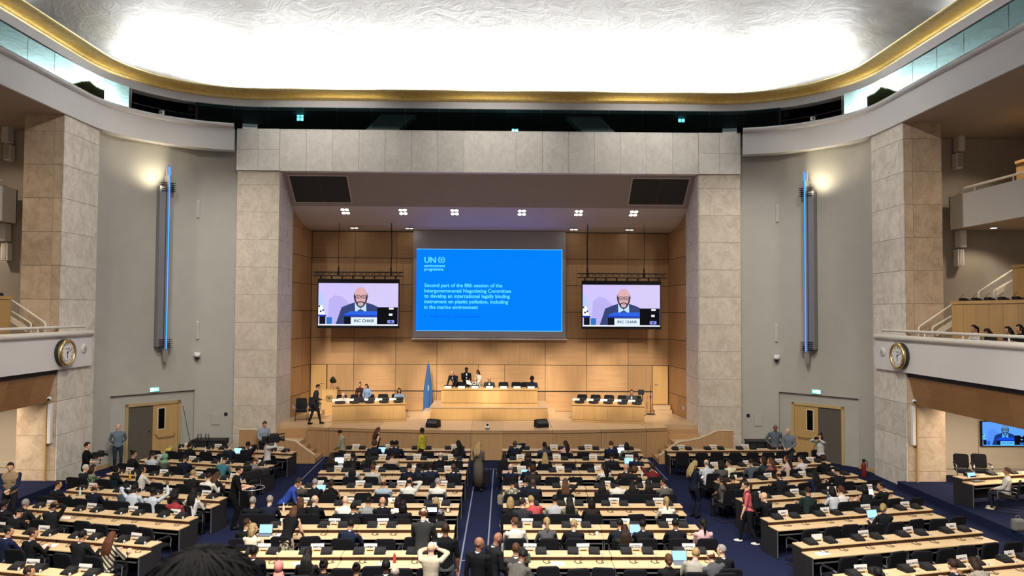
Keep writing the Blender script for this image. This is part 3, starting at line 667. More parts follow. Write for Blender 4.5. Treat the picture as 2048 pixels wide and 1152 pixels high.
# ------------------------------------------------------------------ video walls
VC = {}
def vc(h, st=.56): return emit('video_'+h, srgb(h), st)
def picture(parent, O, ux, uz, w, h, nrm, tint=None):
    """the speaker on camera; flat coloured shapes on the lit panel. O = lower left, ux/uz unit axes, nrm towards the viewer"""
    T = (lambda c: c) if tint is None else tint
    def P(u, v, d): return O+ux*(w*(u-135)/1325)+uz*(h*(1010-v)/745)+nrm*d
    mats, m = [], MB()
    def mi(c):
        c = T(c)
        if c not in mats: mats.append(c)
        return mats.index(c)
    lay = [0.002]
    def poly(pts, c):
        lay[0] += .0006
        m.add([P(u,v,lay[0]) for u, v in pts], [tuple(range(len(pts)))], mi(c))
    def el(cx, cy, rx, ry, c, a0=0, a1=360, n=24):
        poly([(cx+rx*math.cos(math.radians(a0+(a1-a0)*k/n)), cy-ry*math.sin(math.radians(a0+(a1-a0)*k/n))) for k in range(n+(0 if a1-a0 >= 360 else 1))], c)
    poly([(135,1010),(1460,1010),(1460,265),(135,265)], 'c3b8ee')
    poly([(900,265),(1460,265),(1460,700),(900,700)], 'c8bde6')
    poly([(290,1000),(310,560),(400,480),(520,500),(640,620),(640,1000)], 'b0a6e2')
    poly([(135,430),(190,440),(225,560),(250,820),(135,840)], 'a9c0f0')
    poly([(135,660),(200,650),(235,760),(250,830),(135,840)], 'e9edfb')
    for q in ((150,670),(215,740),(175,760)): poly([(q[0]-18,q[1]),(q[0],q[1]-20),(q[0]+20,q[1]+6),(q[0]-4,q[1]+22)], '20243c')
    poly([(135,820),(260,820),(275,850),(135,850)], '2337b0'); poly([(155,850),(255,850),(255,985),(155,985)], '11131c')
    el(318,870,46,10,'3f7fc4'); poly([(270,868),(365,868),(362,985),(275,985)], '2f6fb8')
    poly([(420,1000),(470,850),(520,690),(620,645),(730,605),(930,605),(1040,640),(1120,680),(1120,1000)], '35406e')
    poly([(740,610),(925,610),(932,770),(745,770)], 'b8d4f4'); poly([(770,760),(835,715),(905,760)], '3a4a7a')
    el(838,490,132,22,'b98f92'); el(836,500,112,165,'d0a4a8')
    poly([(722,480),(735,430),(748,520),(770,600),(745,600),(725,540)], '2c2630'); poly([(950,480),(938,430),(926,520),(905,600),(930,600),(948,540)], '2c2630')
    poly([(745,560),(775,600),(800,585),(836,578),(872,585),(900,600),(930,560),(925,610),(890,670),(836,705),(782,670),(750,610)], '3a323c')
    el(836,630,46,42,'b9a7b2'); el(836,602,34,9,'9a5f66')
    for cx in (792,885): el(cx,505,48,34,'2a2832'); el(cx,505,38,25,'c2989e'); el(cx,508,16,8,'3a3036')
    poly([(826,500),(850,500),(850,507),(826,507)], '2a2832'); poly([(828,510),(844,510),(852,560),(822,560)], 'c3949a')
    poly([(560,810),(670,758),(1112,758),(1112,850),(560,850)], '2a5fd6'); poly([(560,815),(1205,825),(1205,845),(560,850)], '2440b4')
    poly([(1112,685),(1455,685),(1455,985),(1112,985)], '0c0d12'); poly([(565,850),(675,850),(675,985),(565,985)], '10131c')
    for q in ((1308,692,1384,725),(1308,797,1366,835)): poly([(q[0],q[3]),(q[2],q[3]),(q[2],q[1]),(q[0],q[1])], 'e2e6f4')
    poly([(1283,910),(1397,910),(1397,968),(1283,968)], '7f88d8'); el(1340,938,16,16,'20264a')
    poly([(135,985),(1455,985),(1455,1008),(135,1008)], 'e6ecfa')
    poly([(678,865),(1110,865),(1110,1000),(678,1000)], 'd3e2f6')
    o = m.build('picture', [vc(c) for c in mats], parent, fix=False)
    me = text_mesh('INC CHAIR', 1.0, M_INK, depth=0, bold=True).copy(); xs = [v.co.x for v in me.vertices]; k = w*335/1325/(max(xs)-min(xs))
    b = P(726,950,lay[0]+.003); t = link('lettering', me, parent)
    R = Matrix((ux,uz,ux.cross(uz))).transposed().to_4x4(); t.matrix_world = TR(b) @ R @ Matrix.Scale(k,4)
for s, bx_, trb in ((-1,(635.5,557.5,798,657),(627,543,806,553)), (1,(1163.5,561,1322,659),(1155,546,1333,557))):
    side = 'left' if s < 0 else 'right'; YV = 34.9
    t = thing('video_screen', 'hanging video screen on the %s showing a bespectacled speaker' % side, 'screen')
    a, b = sp(bx_[0],bx_[1],YV), sp(bx_[2],bx_[3],YV)
    MB().box(a.x,b.x,YV,YV+.1,b.z,a.z).build('panel', M_BLACK, t)
    w = b.x-a.x; h = a.z-b.z
    picture(t, Vector((a.x+w*.012,YV,b.z+h*.055)), Vector((1,0,0)), Vector((0,0,1)), w*.976, h*.86, Vector((0,-1,0)))
    r = thing('truss', 'black lighting truss carrying the %s video screen' % side, 'truss')
    a, b = sp(trb[0],trb[1],YV), sp(trb[2],trb[3],YV); x0, x1, z0, z1 = a.x, b.x, b.z, a.z
    for z in (z0+.02,z1-.02):
        for y in (YV-.1,YV+.12): MB().tube([(x0,y,z),(x1,y,z)],.022,8).build('chord', M_BLKM, r)
    n = 14
    for k in range(n):
        xa, xb = x0+.05+(x1-x0-.1)*k/n, x0+.05+(x1-x0-.1)*(k+1)/n
        for y in (YV-.1,): 
            MB().tube([(xa,y,z0+.02),(xb,y,z1-.02)],.011,6).build('brace', M_BLKM, r); MB().tube([(xa,y,z1-.02),(xb,y,z0+.02)],.011,6).build('brace', M_BLKM, r)
    for k in range(8):
        xa = x0+.35+(x1-x0-.7)*k/7; MB().box(xa-.03,xa+.03,YV-.02,YV+.06,z0-.12,z0+.02).build('hanger_clamp', M_BLKM, r)
    for k, px in enumerate((677,782) if s < 0 else (1175,1288)):
        x = sp(px,545,YV).x
        MB().tube([(x,YV,z0),(x,YV,z1+.25)],[.05,.03],8).build('hoist', M_BLACK, r)
        MB().tube([(x,YV,z1+.2),(x+(.03 if k else 0),YV,z1+1.0),(x,YV,10.45)],.012 if (k == 0) == (s < 0) else .022,6).build('hoist_chain', M_BLACK, r)
# ================================================================== BALCONIES, SIDE FITTINGS
def sbx(m, s, xa, xb, *r, **k):
    a, b = sorted((s*xa, s*xb)); return m.box(a,b,*r,**k)
M_RAILW = plain('cream_rail_paint',(.72,.69,.62),.4,var=.02)
def console_meshes():
    """low black desk console with a hooked earpiece on a cord; origin at its centre on the shelf, user side -y"""
    h = MB(); h.prism([(-.13,0),(.13,0),(.13,.10),(.09,.11),(-.13,.035)],-.12,.12,'x')
    p = MB(); p.add([(-.10,-.115,.047),(.10,-.115,.047),(.10,.07,.110),(-.10,.07,.110)], [(0,1,2,3)])
    for x in (-.06,0,.06): p.box(x-.015,x+.015,-.075,-.05,.058,.075)
    e = MB(); e.ell((.16,-.15,.05),(.022,.03,.028),8,6); e.tube([(.16,-.15,.05),(.16,-.17,.02),(.17,-.19,-.02)],.011,6)
    c = MB(); c.tube([(.17,-.18,-.02),(.18,-.22,-.085),(.14,-.30,-.092),(.2,-.36,-.092),(.1,-.40,-.092),(.03,-.30,-.092),(.06,-.2,-.08),(.05,-.13,.01)],.006,5)
    return (h.mesh('housing',M_BLACK), p.mesh('control_panel',plain('console_keys',(.018,.018,.02),.6,spec=.15),fix=False), e.mesh('earpiece',plain('earpiece_grey',(.5,.5,.48),.5),True), c.mesh('cord',M_BLACK))
CONS = console_meshes()
def console(M, label, group, full=True):
    t = thing('conference_console', label, 'console', group=group); t.matrix_world = M
    link('housing', CONS[0], t); link('control_panel', CONS[1], t)
    if full:
        e = link('earpiece', CONS[2], t); link('cord', CONS[3], e)
    return t
for s, side in ((-1,'left'),(1,'right')):
    fl = struct(sbx(MB(),s,14.66,22.2,-4,25.8,0,.25).build('floor_%s_platform' % side, M_CARPET))
    # end walls and outer walls
    m = MB(); sbx(m,s,16.4,22.2,27.95,28.2,4.1,13.08); sbx(m,s,21.8,22.2,-4,28,4.1,13.08)
    struct(m.build('wall_%s_balcony' % side, M_BALB))
    m = MB(); sbx(m,s,16.4,22.2,27.9,28.2,.0,4.1); sbx(m,s,21.9,22.2,-4,28,.0,4.1)
    struct(m.build('wall_%s_aisle' % side, M_CREAM))
    bb = sbx(MB(),s,16.4,21.9,27.86,27.9,.25,.42); struct(bb.build('baseboard_%s_aisle' % side, M_CREAM))
    struct(sbx(MB(),s,18.98,19.0,27.885,27.9,.42,4.0).build('trim_%d' % (5 if s < 0 else 6), M_SOFF))
    # level one balcony
    b = thing('balcony', 'white-fronted lower balcony along the %s side of the hall' % side, 'balcony')
    y1 = 27.6
    sbx(MB(),s,14.86,14.96,-4,y1,4.12,5.28).build('fascia', M_WHITE, b)
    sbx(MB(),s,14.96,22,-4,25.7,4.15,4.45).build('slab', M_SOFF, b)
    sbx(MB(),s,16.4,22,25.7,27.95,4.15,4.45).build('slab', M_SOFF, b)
    MB().tube([(s*14.86,y,5.33) for y in (-4,10,20,y1-.05,y1+.02)],[.11,.11,.11,.11,.06],12).build('fat_rail', M_RAILW, b, True)
    MB().tube([(s*14.98,y,5.58) for y in (-4,10,20,y1-.35)]+[(s*15.02,y1-.3,5.58),(s*15.4,y1-.28,5.58)],.05,10).build('hand_rail', M_RAILW, b, True)
    for k in range(12): MB().tube([(s*14.98,y1-1.0-2.05*k,5.33),(s*14.98,y1-1.0-2.05*k,5.58)],.028,8).build('rail_post', M_RAILW, b)
    # front desk ledge behind the rail
    sbx(MB(),s,15.05,15.6,2,25.6,5.25,5.32).build('front_ledge', plain('brown_ledge',(.26,.15,.10),.5), b)
    sbx(MB(),s,15.05,15.1,2,25.6,4.45,5.25).build('ledge_front', M_BALW, b)
    # slanted wood soffit boards below the fascia
    sbx(MB(),s,15.02,15.06,-4,25.7,3.96,4.13).build('shadow_gap', M_DARK, b)
    edges = [25.68,24.6,23.3,22.0,20.7,19.4,18,16.5,15,13,11,9]
    for ya, yb in zip(edges[1:], edges):
        MB().prism([(s*15.03,4.0),(s*15.28,2.96),(s*15.34,2.96),(s*15.09,4.0)],ya+.008,yb-.008,'y').build('soffit_board', M_BROWNW, b)
    sbx(MB(),s,15.3,22,-4,25.7,2.96,3.02).build('lower_ceiling', M_CREAM, b)
    # stepped seating tiers with panelled wooden fronts
    for tier, (x, zt) in enumerate(((16.45,6.66),(18.65,7.95))):
        yk = [25.4-.655*k for k in range(14)]
        sbx(MB(),s,x+.06,21.8,-2,25.38,4.45,zt-.55).build('tier_step', M_SOFF, b)
        for ya, yb in zip(yk[1:], yk):
            sbx(MB(),s,x,x+.04,ya+.014,yb-.014,4.45 if tier == 0 else 5.9,zt-.13).build('front_board', M_BALW, b)
        sbx(MB(),s,x+.03,x+.058,yk[-1],25.36,4.45 if tier == 0 else 5.9,zt-.12).build('backing', M_DARK, b)
        sbx(MB(),s,x-.03,x+.5,yk[-1],25.43,zt-.11,zt).build('desk_top', M_BALW, b)
        sbx(MB(),s,x+.06,x+.45,25.36,25.4,4.45 if tier == 0 else 5.9,zt-.12).build('end_board', M_BALW, b)
    # stair against the end wall: stringers and two cream handrails
    for k in range(10): sbx(MB(),s,15.7+.3*k,16.0+.3*k,25.42,25.70,4.45,4.60+.17*k).build('stair_step', M_CREAM, b)
    for xa, za, xe, ze, drop_ in ((15.33,5.72,16.5,6.52,.5),(15.82,5.70,16.5,6.13,.5),(17.5,6.98,18.72,7.78,.35),(18.05,7.02,18.72,7.42,.3)):
        MB().tube([(s*xa,25.5,za-drop_),(s*xa,25.5,za),(s*(xa+.06),25.5,za+.06),(s*xe,25.5,ze)],.032,8).build('stair_rail', M_RAILW, b, True)
    MB().prism([(s*15.95,5.42),(s*16.5,5.78),(s*16.5,5.98),(s*15.95,5.62)],25.44,25.48,'y').build('stringer', M_CREAM, b)
    MB().prism([(s*18.1,6.86),(s*18.7,7.22),(s*18.7,7.42),(s*18.1,7.06)],25.44,25.48,'y').build('stringer', M_CREAM, b)
    # level two balcony
    c = thing('upper_balcony', 'white-fronted upper balcony high on the %s side' % side, 'balcony')
    sbx(MB(),s,17.8,17.9,-4,27.6,9.45,10.72).build('fascia', M_WHITE, c)
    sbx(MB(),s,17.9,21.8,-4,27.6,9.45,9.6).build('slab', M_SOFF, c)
    sbx(MB(),s,17.8,21.8,27.55,27.62,9.45,10.72).build('fascia_end', M_WHITE, c)
    MB().tube([(s*17.95,27.3,10.72),(s*17.95,26.9,10.95),(s*17.95,-4,10.95)],.045,8).build('hand_rail', M_RAILW, c)
    for k in range(6): MB().tube([(s*17.95,26.3-2*k,10.7),(s*17.95,26.3-2*k,10.95)],.02,6).build('rail_post', M_RAILW, c)
    sbx(MB(),s,19.0,19.06,5,25.6,10.4,11.6).build('tier_front', M_BALW, c); sbx(MB(),s,18.95,19.6,5,25.6,11.6,11.7).build('tier_desk_top', M_BALW, c)
    # recessed downlights: under the upper balcony and in the aisle ceiling
    for k, (x, y, z) in enumerate(((18.9,26.7,9.44),(19.0,24.4,9.44),(20.3,25.6,9.44),(18.3,25.4,13.13),(18.6,23.2,13.13))):
        t = thing('downlight', '%s recessed downlight %s on the %s' % (ORD[k+1], 'under the upper balcony' if k < 3 else 'in the aisle ceiling', side), 'downlight')
        MB().lathe([(.13,-.02),(.13,.0)],16,M=TR(s*x,y,z)).build('trim_ring', M_WHITE, t); MB().lathe([(.10,-.025),(.10,-.005)],16,M=TR(s*x,y,z)).build('lens', emit('downlight_lens',(1,.9,.78),6), t)
        lamp('downlight_lamp', 'SPOT', (s*x,y,z-.06), 60 if k < 3 else 110, WARM, (s*x,y,0), .08, spot_size=math.radians(130), spot_blend=.5)
    for y in (24.0,19.0): lamp('aisle_downlight_lamp', 'AREA', (s*18.0,y,2.94), 120, (1,.82,.62), (s*18.0,y,0), (3.5,3))
    # line array loudspeakers on the end wall
    for z0, z1, what in ((11.85,13.12,'upper'),(8.05,9.44,'lower')):
        t = thing('line_speaker', '%s white column loudspeaker on the %s balcony end wall' % (what, side), 'speaker'); x = s*18.25
        zm = (z0+z1)/2
        MB().bbox(x-.13,x+.13,27.62,27.9,z0,zm-.03,.02).build('lower_cabinet', M_WHITE, t); MB().bbox(x-.13+s*.03,x+.13+s*.03,27.5,27.85,zm+.03,z1,.02).build('upper_cabinet', M_WHITE, t)
        MB().box(x-.07,x+.07,27.6,27.62,z0+.06,zm-.08).build('grille', plain('light_grille',(.42,.40,.38),.6), t)
        MB().box(x-.04,x+.04,27.75,27.88,zm-.05,zm+.05).build('bracket', M_CHROME, t)
    # brown post and white conduit on the under-balcony pier face, ball camera at the soffit corner
    t = tag(MB().box(*sorted((s*15.29,s*15.33)),25.62,25.715,.25,2.96).build('wood_post', M_BALW), 'slim brown wood post on the %s pier below the balcony' % side, 'post')
    tag(MB().bbox(*sorted((s*15.10,s*15.22)),25.56,25.71,1.55,2.94,.015).build('column_speaker', M_WHITE), 'slim white column speaker on the %s pier below the balcony' % side, 'speaker')
    t = thing('ball_camera', 'small ball camera on the %s balcony soffit corner' % side, 'camera')
    MB().ell((s*15.1,25.45,3.12),.075,mi=0).build('ball', M_WHITE, t, True); MB().ell((s*15.08,25.39,3.1),.04).build('lens', M_BLACK, t, True)
    # clock
    cy = 25.72; cz = 4.70
    CM = TR(s*14.86,cy,cz) @ Matrix.Rotation(-s*PI/2,4,'Z') @ ROT(90,0,0)      # local z towards the hall
    t = thing('wall_clock', 'round brass-rimmed clock on the %s balcony front' % side, 'clock')
    MB().lathe([(.45,0),(.47,.05),(.47,.16),(.44,.18)],40,M=CM).build('case', plain('clock_case_dark',(.03,.028,.024),.4), t, True)
    MB().lathe([(.47,.15),(.475,.2),(.44,.25),(.39,.24),(.375,.2),(.375,.15)],40,M=CM,cap=False).build('bezel', M_BRASS, t, True)
    fm = MB(); fm.lathe([(.38,.185),(.38,.19)],40,M=CM); fc = fm.build('dial', plain('clock_dial',(.72,.72,.70),.5,var=.01), t)
    for k in range(12):
        a = PI/2-k*PI/6; rn = ['XII','I','II','III','IIII','V','VI','VII','VIII','IX','X','XI'][k]
        o = link('numeral', text_mesh(rn,.105,M_INK,'CENTER',.001), fc); o.matrix_world = CM @ TR(.30*math.cos(a),.30*math.sin(a),.193) @ Matrix.Rotation(a-PI/2,4,'Z') @ TR(0,-.035,0)
    o = link('lettering', text_mesh('PATEK PHILIPPE',.042,M_INK,'CENTER',.001), fc); o.matrix_world = CM @ TR(0,.13,.193)
    o = link('lettering', text_mesh('GENEVE',.03,M_INK,'CENTER',.001), fc); o.matrix_world = CM @ TR(0,.09,.193)
    for ang, ln_, wd, nm in ((math.radians(90-182),.2,.012,'hour_hand'),(math.radians(90-66),.29,.008,'minute_hand')):
        MB().box(-.05,ln_,-wd,wd,.197,.203,M=CM@Matrix.Rotation(ang,4,'Z')).build(nm, M_INK, t)
    MB().lathe([(.022,.195),(.022,.212)],12,M=CM).build('hub', M_INK, t)
    SM = TR(s*14.86,27.05,cz+.08) @ Matrix.Rotation(-s*PI/2,4,'Z') @ ROT(90,0,0)
    t = thing('round_speaker', 'small round white speaker beside the clock on the %s balcony front' % side, 'speaker')
    MB().lathe([(.17,0),(.17,.03),(.14,.045)],28,M=SM).build('ring', M_WHITE, t, True); MB().lathe([(.10,.045),(.09,.055)],24,M=SM).build('grille', plain('light_grille',(.42,.40,.38),.6), t, True)
    # blue light fin
    th = 45.0; p = wallpt(th,s,-.35); FMx = TR(p.x,p.y,0) @ Matrix.Rotation(-s*(PI/2-math.radians(th)),4,'Z')
    t = thing('wall_light_fin', 'tall grey wall light with a glowing blue line on the %s curved wall' % side, 'wall lamp')
    z0, z1 = 4.1, 12.3
    prof = [(-.11,.12),(-.07,-.08),(0,-.13),(.07,-.08),(.11,.12)]
    MB().prism(prof, z0+.45, z1-.5, 'z', M=FMx).build('fin', plain('fin_grey',(.26,.26,.27),.35,.5,var=.03), t)
    MB().prism([(-.10,z1-.5),(.10,z1-.5),(.10,z1),(-.06,z1+.0),(-.10,z1-.12)],-.1,.0,'y',M=FMx).build('top_cap', M_CHROME, t)
    MB().prism([(-.10,z0+.45),(.10,z0+.45),(.08,z0),(-.04,z0-.03)],-.1,.0,'y',M=FMx).build('bottom_cap', M_CHROME, t)
    MB().box(-.018,.018,-.145,-.128,z0+.5,z1-.15,M=FMx).build('blue_line', emit('blue_led',(.012,.13,1.0),2.2), t)
    sx0 = s*.18; MB().box(*sorted((s*.10,s*.34)),-.04,.30,z0+.6,z1-.95,M=FMx).build('back_box', plain('fin_grey',(.26,.26,.27),.35,.5,var=.03), t)
    for zb in (z1-1.15,z0+.55):
        for k in range(5): MB().box(-.27,.27,-.10,.14,zb+.085*k,zb+.085*k+.018,M=FMx).build('bracket_fin', M_BLKM, t)
        for xx in (-.2,.2): MB().tube([FMx@Vector((xx,.06,zb)),FMx@Vector((xx,.06,zb+.36))],.012,6).build('bracket_rod', M_BLKM, t)
    lp = FMx@Vector((s*.35,-.35,z1-.95)); lamp('fin_up_light', 'SPOT', lp, 75, (1,.86,.6), FMx@Vector((s*.75,.5,z1+.5)), .3, spot_size=math.radians(140), spot_blend=1)
# left and right under-balcony furniture comes with the hall desks
# --- TV on the right end wall
t = thing('wall_television', 'flat television showing the speaker on the cream wall at right', 'television')
a, b = aty(1963,845,27.75), aty(2049,893,27.75); MB().bbox(a.x,b.x+.06,27.75,27.85,b.z,b.z+(b.x+.06-a.x)*.565,.01).build('case', M_BLACK, t)
w_ = b.x+.06-a.x
def blue(c):
    v = [int(c[i:i+2],16) for i in (0,2,4)]; return '%02x%02x%02x' % (int(v[0]*.45), int(v[1]*.82), min(255,int(v[2]*1.05)))
picture(t, Vector((a.x+.03,27.75,b.z+.03)), Vector((1,0,0)), Vector((0,0,1)), w_-.06, w_*.565-.06, Vector((0,-1,0)), blue)
# --- fire extinguisher by the right pier
p = atz(1741,957,0); t = thing('fire_extinguisher', 'red fire extinguisher standing by the right pier', 'extinguisher', (p.x-.15,p.y+.2,0))
MB().lathe([(.075,.0),(.085,.03),(.085,.48),(.05,.56),(.025,.58)],16).build('cylinder', M_RED, t, True)
MB().box(-.05,.05,-.02,.02,.58,.68).build('valve', M_BLACK, t); MB().tube([(.04,0,.64),(.13,0,.6),(.14,0,.35)],.014,6).build('hose', M_BLACK, t)
# --- cabinets by the curved walls, wall cable at the left door
for s, (xs_, side) in ((-1,((393,452),'left')),(1,((1497,1540),'right'))):
    for k in range(2):
        p = Vector((s*(12.12-.70*k),31.12,0))
        t = thing('low_cabinet', 'low black cabinet by the %s curved wall, %s' % (side, ('nearer the doors' if k == 0 else 'nearer the stage')), 'cabinet', (p.x,p.y,0))
        MB().bbox(-.33,.33,-.3,.3,.06,.72,.01).build('body', M_BLACK, t); MB().bbox(-.345,.345,-.33,.33,.72,.76,.01).build('top', M_DARK, t)
        for dx in (-.165,.165): d = MB().box(dx-.155,dx+.155,-.32,-.3,.1,.7).build('door', M_DARK, t)
        MB().box(-.32,.32,-.28,.28,0,.06).build('plinth', M_BLACK, t)
        if s < 0 and k == 0:
            for j, dx in enumerate((-.1,.22)):
                g = thing('glass_jug', '%s clear glass on the left black cabinet' % ('left' if j == 0 else 'right'), 'glass', (p.x+dx,p.y,.76)); MB().lathe([(.07,0),(.09,.1),(.07,.22)],16,cap=False).build('vessel', M_CLEAR, g, True); MB().lathe([(.071,0),(.071,.012)],16).build('foot', M_CLEAR, g)
q0, q1 = aty(366,812,30.9), aty(383,900,30.0)
tag(MB().tube([q0,(q0*.6+q1*.4),q1+Vector((0,0,.05)),q1],.012,6).build('wall_cable', M_BLACK), 'thin black cable hanging beside the left double doors', 'cable')
# ================================================================== STAGE FURNITURE
def chair_meshes():
    seat = MB(); seat.bbox(-.25,.25,-.22,.26,.41,.48,.03)
    back = MB(); rc = .085; rp_ = [(cx_*(.24-rc)+rc*math.cos(math.radians(a0+15*j)), cz_*(.25-rc)+rc*math.sin(math.radians(a0+15*j))) for cx_, cz_, a0 in ((1,1,0),(-1,1,90),(-1,-1,180),(1,-1,270)) for j in range(7)]; back.prism([(x*.94,z*.95) for x,z in rp_],-.032,-.024,'y'); back.prism(rp_,-.024,.022,'y'); back.prism([(x*.94,z*.95) for x,z in rp_],.022,.03,'y'); B = TR(0,-.27,.73) @ ROT(10,0,0)
    back.v = [tuple(B@Vector(v)) for v in back.v]
    fr = MB()
    for x in (-.25,.25):
        fr.tube([(x,.24,.40),(x,.26,.36),(x,.27,.05),(x,.24,.015),(x,-.24,.015),(x,-.28,.015)],.013,6)
    fr.tube([(-.25,-.28,.015),(.25,-.28,.015)],.013,6); fr.tube([(-.25,.22,.40),(.25,.22,.40)],.013,6)
    up = MB()
    for x in (-.2,.2): up.tube([(x,-.15,.40),(x,-.25,.42),(x,-.275,.55)],.014,6)
    ar = MB(); ar.tube([(0,.22,.40),(0,.24,.6),(0,.18,.66),(0,-.2,.66),(0,-.26,.64)],.014,6)
    pd = MB(); pd.bbox(-.025,.025,-.16,.18,.665,.69,.01)
    return (seat.mesh('seat',M_BLKF), back.mesh('backrest',M_BLKF), fr.mesh('sled_frame',M_BLKM), up.mesh('back_support',M_BLKM), ar.mesh('armrest',M_CHROME), pd.mesh('arm_pad',M_BLACK))
CHM = chair_meshes()
def chair(loc, rz, label, group):
    t = thing('conference_chair', label, 'chair', loc, rz, group)
    for k, nm in enumerate(('seat','backrest','sled_frame','back_support')): link(nm, CHM[k], t)
    for x in (-.27,.27):
        a = link('armrest', CHM[4], t); a.location = (x,0,0); link('arm_pad', CHM[5], a)
    return t
# main podium
BZ = 1.83
t = thing('podium_base', 'low golden maple dais under the head table', 'dais')
MB().box(-2.66,2.66,33.38,36.0,ST,BZ-.03).build('body', M_STAGEW, t)
for a, b in ((-2.68,-.66),(-.66,.68),(.68,2.68)): MB().box(a+.008,b-.008,33.34,33.38,ST+.01,BZ-.035).build('front_panel', M_STAGEW, t)
MB().box(-2.72,2.72,33.30,36.0,BZ-.03,BZ).build('top_board', M_WOODF, t)
MB().box(2.72,3.1,34.2,35.4,ST,ST+.29).build('side_step', M_WOODF, t); MB().box(-3.1,-2.72,34.2,35.4,ST,ST+.29).build('side_step', M_WOODF, t)
t = thing('head_table', 'long golden maple head table on the dais', 'desk')
MB().box(-2.22,2.22,33.94,33.98,BZ+.05,2.60).build('front_panel', M_STAGEW, t)
for k in range(8): a = -2.24+4.48*k/8; MB().box(a+.003,a+.56-.003,33.9,33.94,BZ+.14,2.52).build('front_board', M_STAGEW, t)
MB().box(-2.26,2.26,33.87,33.95,BZ,BZ+.12).build('plinth', M_STAGEW, t); MB().box(-2.27,2.27,33.86,34.6,2.56,2.63).build('table_top', M_STAGEW, t)
for x in (-2.22,2.16): MB().box(x,x+.06,33.98,34.58,BZ,2.56).build('end_panel', M_STAGEW, t)
M_SIGN = plain('white_sign',(.8,.8,.8),.5,var=.01)
for k, px in enumerate((896,923,950,979,1007,1034,1062)):
    p = aty(px,777,34.05); x = p.x
    t = thing('tabletop_monitor', 'low black monitor on the head table, %s from the left' % ORD[k+1], 'monitor', (x,34.3,2.63), group='monitors on the head table')
    MB().bbox(-.2,.2,-.03,.02,.015,.115,.01,M=ROT(-12,0,0)).build('screen_case', M_BLACK, t); MB().box(-.12,.12,-.06,.06,0,.02).build('foot', M_BLACK, t)
    q = thing('name_sign', 'white name sign on the head table, %s from the left' % ORD[k+1], 'name sign', (x,34.0,2.63), group='name signs on the head table')
    MB().prism([(-.03,0),(.05,0),(.01,.10)],-.16,.16,'x').build('card', M_SIGN, q)
    o = link('lettering', text_mesh(['SECRETARY','SECRETARIAT','EXEC. DIRECTOR','INC CHAIR','LEGAL ADVISER','SECRETARIAT','RAPPORTEUR'][k],.035,M_INK,'CENTER',.0005), q); o.matrix_local = TR(0,-.022,.03) @ ROT(68,0,0)
for k, px in enumerate((923,1007,1033,1052)):
    p = aty(px,777,34.95); chair((p.x,34.95,BZ), PI, 'black chair behind the head table, %s from the left' % ORD[k+1], 'chairs behind the head table')
def wing_desk(s, side):
    Y0, Y1 = (32.42,32.98); A = Vector((s*6.94,Y0,0)); B = Vector((s*3.76,Y1,0)); A, B = (A,B) if s < 0 else (B,A)
    d = (B-A); ln = d.length; d.normalize(); bk = Vector((-d.y,d.x,0))
    FM = Matrix(((d.x,bk.x,0,A.x),(d.y,bk.y,0,A.y),(0,0,1,ST),(0,0,0,1)))
    t = thing('side_table', 'golden maple stage table on the %s with two tiers' % side, 'desk')
    MB().box(.02,ln-.02,.03,.06,.0,.76,M=FM).build('front_panel', M_STAGEW, t)
    for k in range(6): a = ln*k/6; MB().box(a+.003,a+ln/6-.003,0,.03,.1,.70,M=FM).build('front_board', M_STAGEW, t)
    MB().box(-.01,ln+.01,-.03,.03,0,.09,M=FM).build('plinth', M_STAGEW, t)
    MB().box(-.02,ln+.02,-.04,.62,.76,.80,M=FM).build('front_top', M_STAGEW, t)
    MB().box(-.02,ln+.02,1.15,1.75,.76,.80,M=FM).build('rear_top', M_STAGEW, t); MB().box(0,ln,1.15,1.18,.0,.76,M=FM).build('rear_panel', M_STAGEW, t)
    for x in (0,ln-.04):
        MB().box(x,x+.04,.06,.6,0,.76,M=FM).build('end_panel', M_STAGEW, t); MB().box(x,x+.04,1.15,1.72,0,.76,M=FM).build('end_panel', M_STAGEW, t)
    for k in range(5):
        x = ln*(k+.5)/5
        for row, (y, nm) in enumerate(((.28,'front'),(1.4,'rear'))):
            q = thing('tabletop_monitor', 'low black monitor on the %s stage table, %s row, %s from left' % (side, nm, ORD[k+1]), 'monitor', group='monitors on the %s stage table' % side)
            q.matrix_world = FM @ TR(x+(.06 if row else 0),y,.80)
            MB().bbox(-.22,.22,-.04,.03,.015,.125,.02,M=ROT(-14,0,0)).build('screen_case', M_BLACK, q); MB().box(-.14,.14,-.08,.1,0,.03).build('foot', M_BLACK, q)
            if row:
                q = thing('name_sign', 'white name sign on the %s stage table, %s from left' % (side, ORD[k+1]), 'name sign', group='name signs on the %s stage table' % side)
                q.matrix_world = FM @ TR(x-.22,1.25,.80); MB().prism([(-.03,0),(.05,0),(.01,.1)],-.16,.16,'x').build('card', M_SIGN, q)
                o = link('lettering', text_mesh('SECRETARIAT',.035,M_INK,'CENTER',.0005), q); o.matrix_local = TR(0,-.022,.03) @ ROT(68,0,0)
        c = FM @ Vector((x,2.05,0)); chair((c.x,c.y,ST), PI+math.atan2(d.y,d.x), 'black chair behind the %s stage table, %s from left' % (side, ORD[k+1]), 'chairs behind the %s stage table' % side)
    return FM, ln
SDL = wing_desk(-1,'left'); SDR = wing_desk(1,'right')
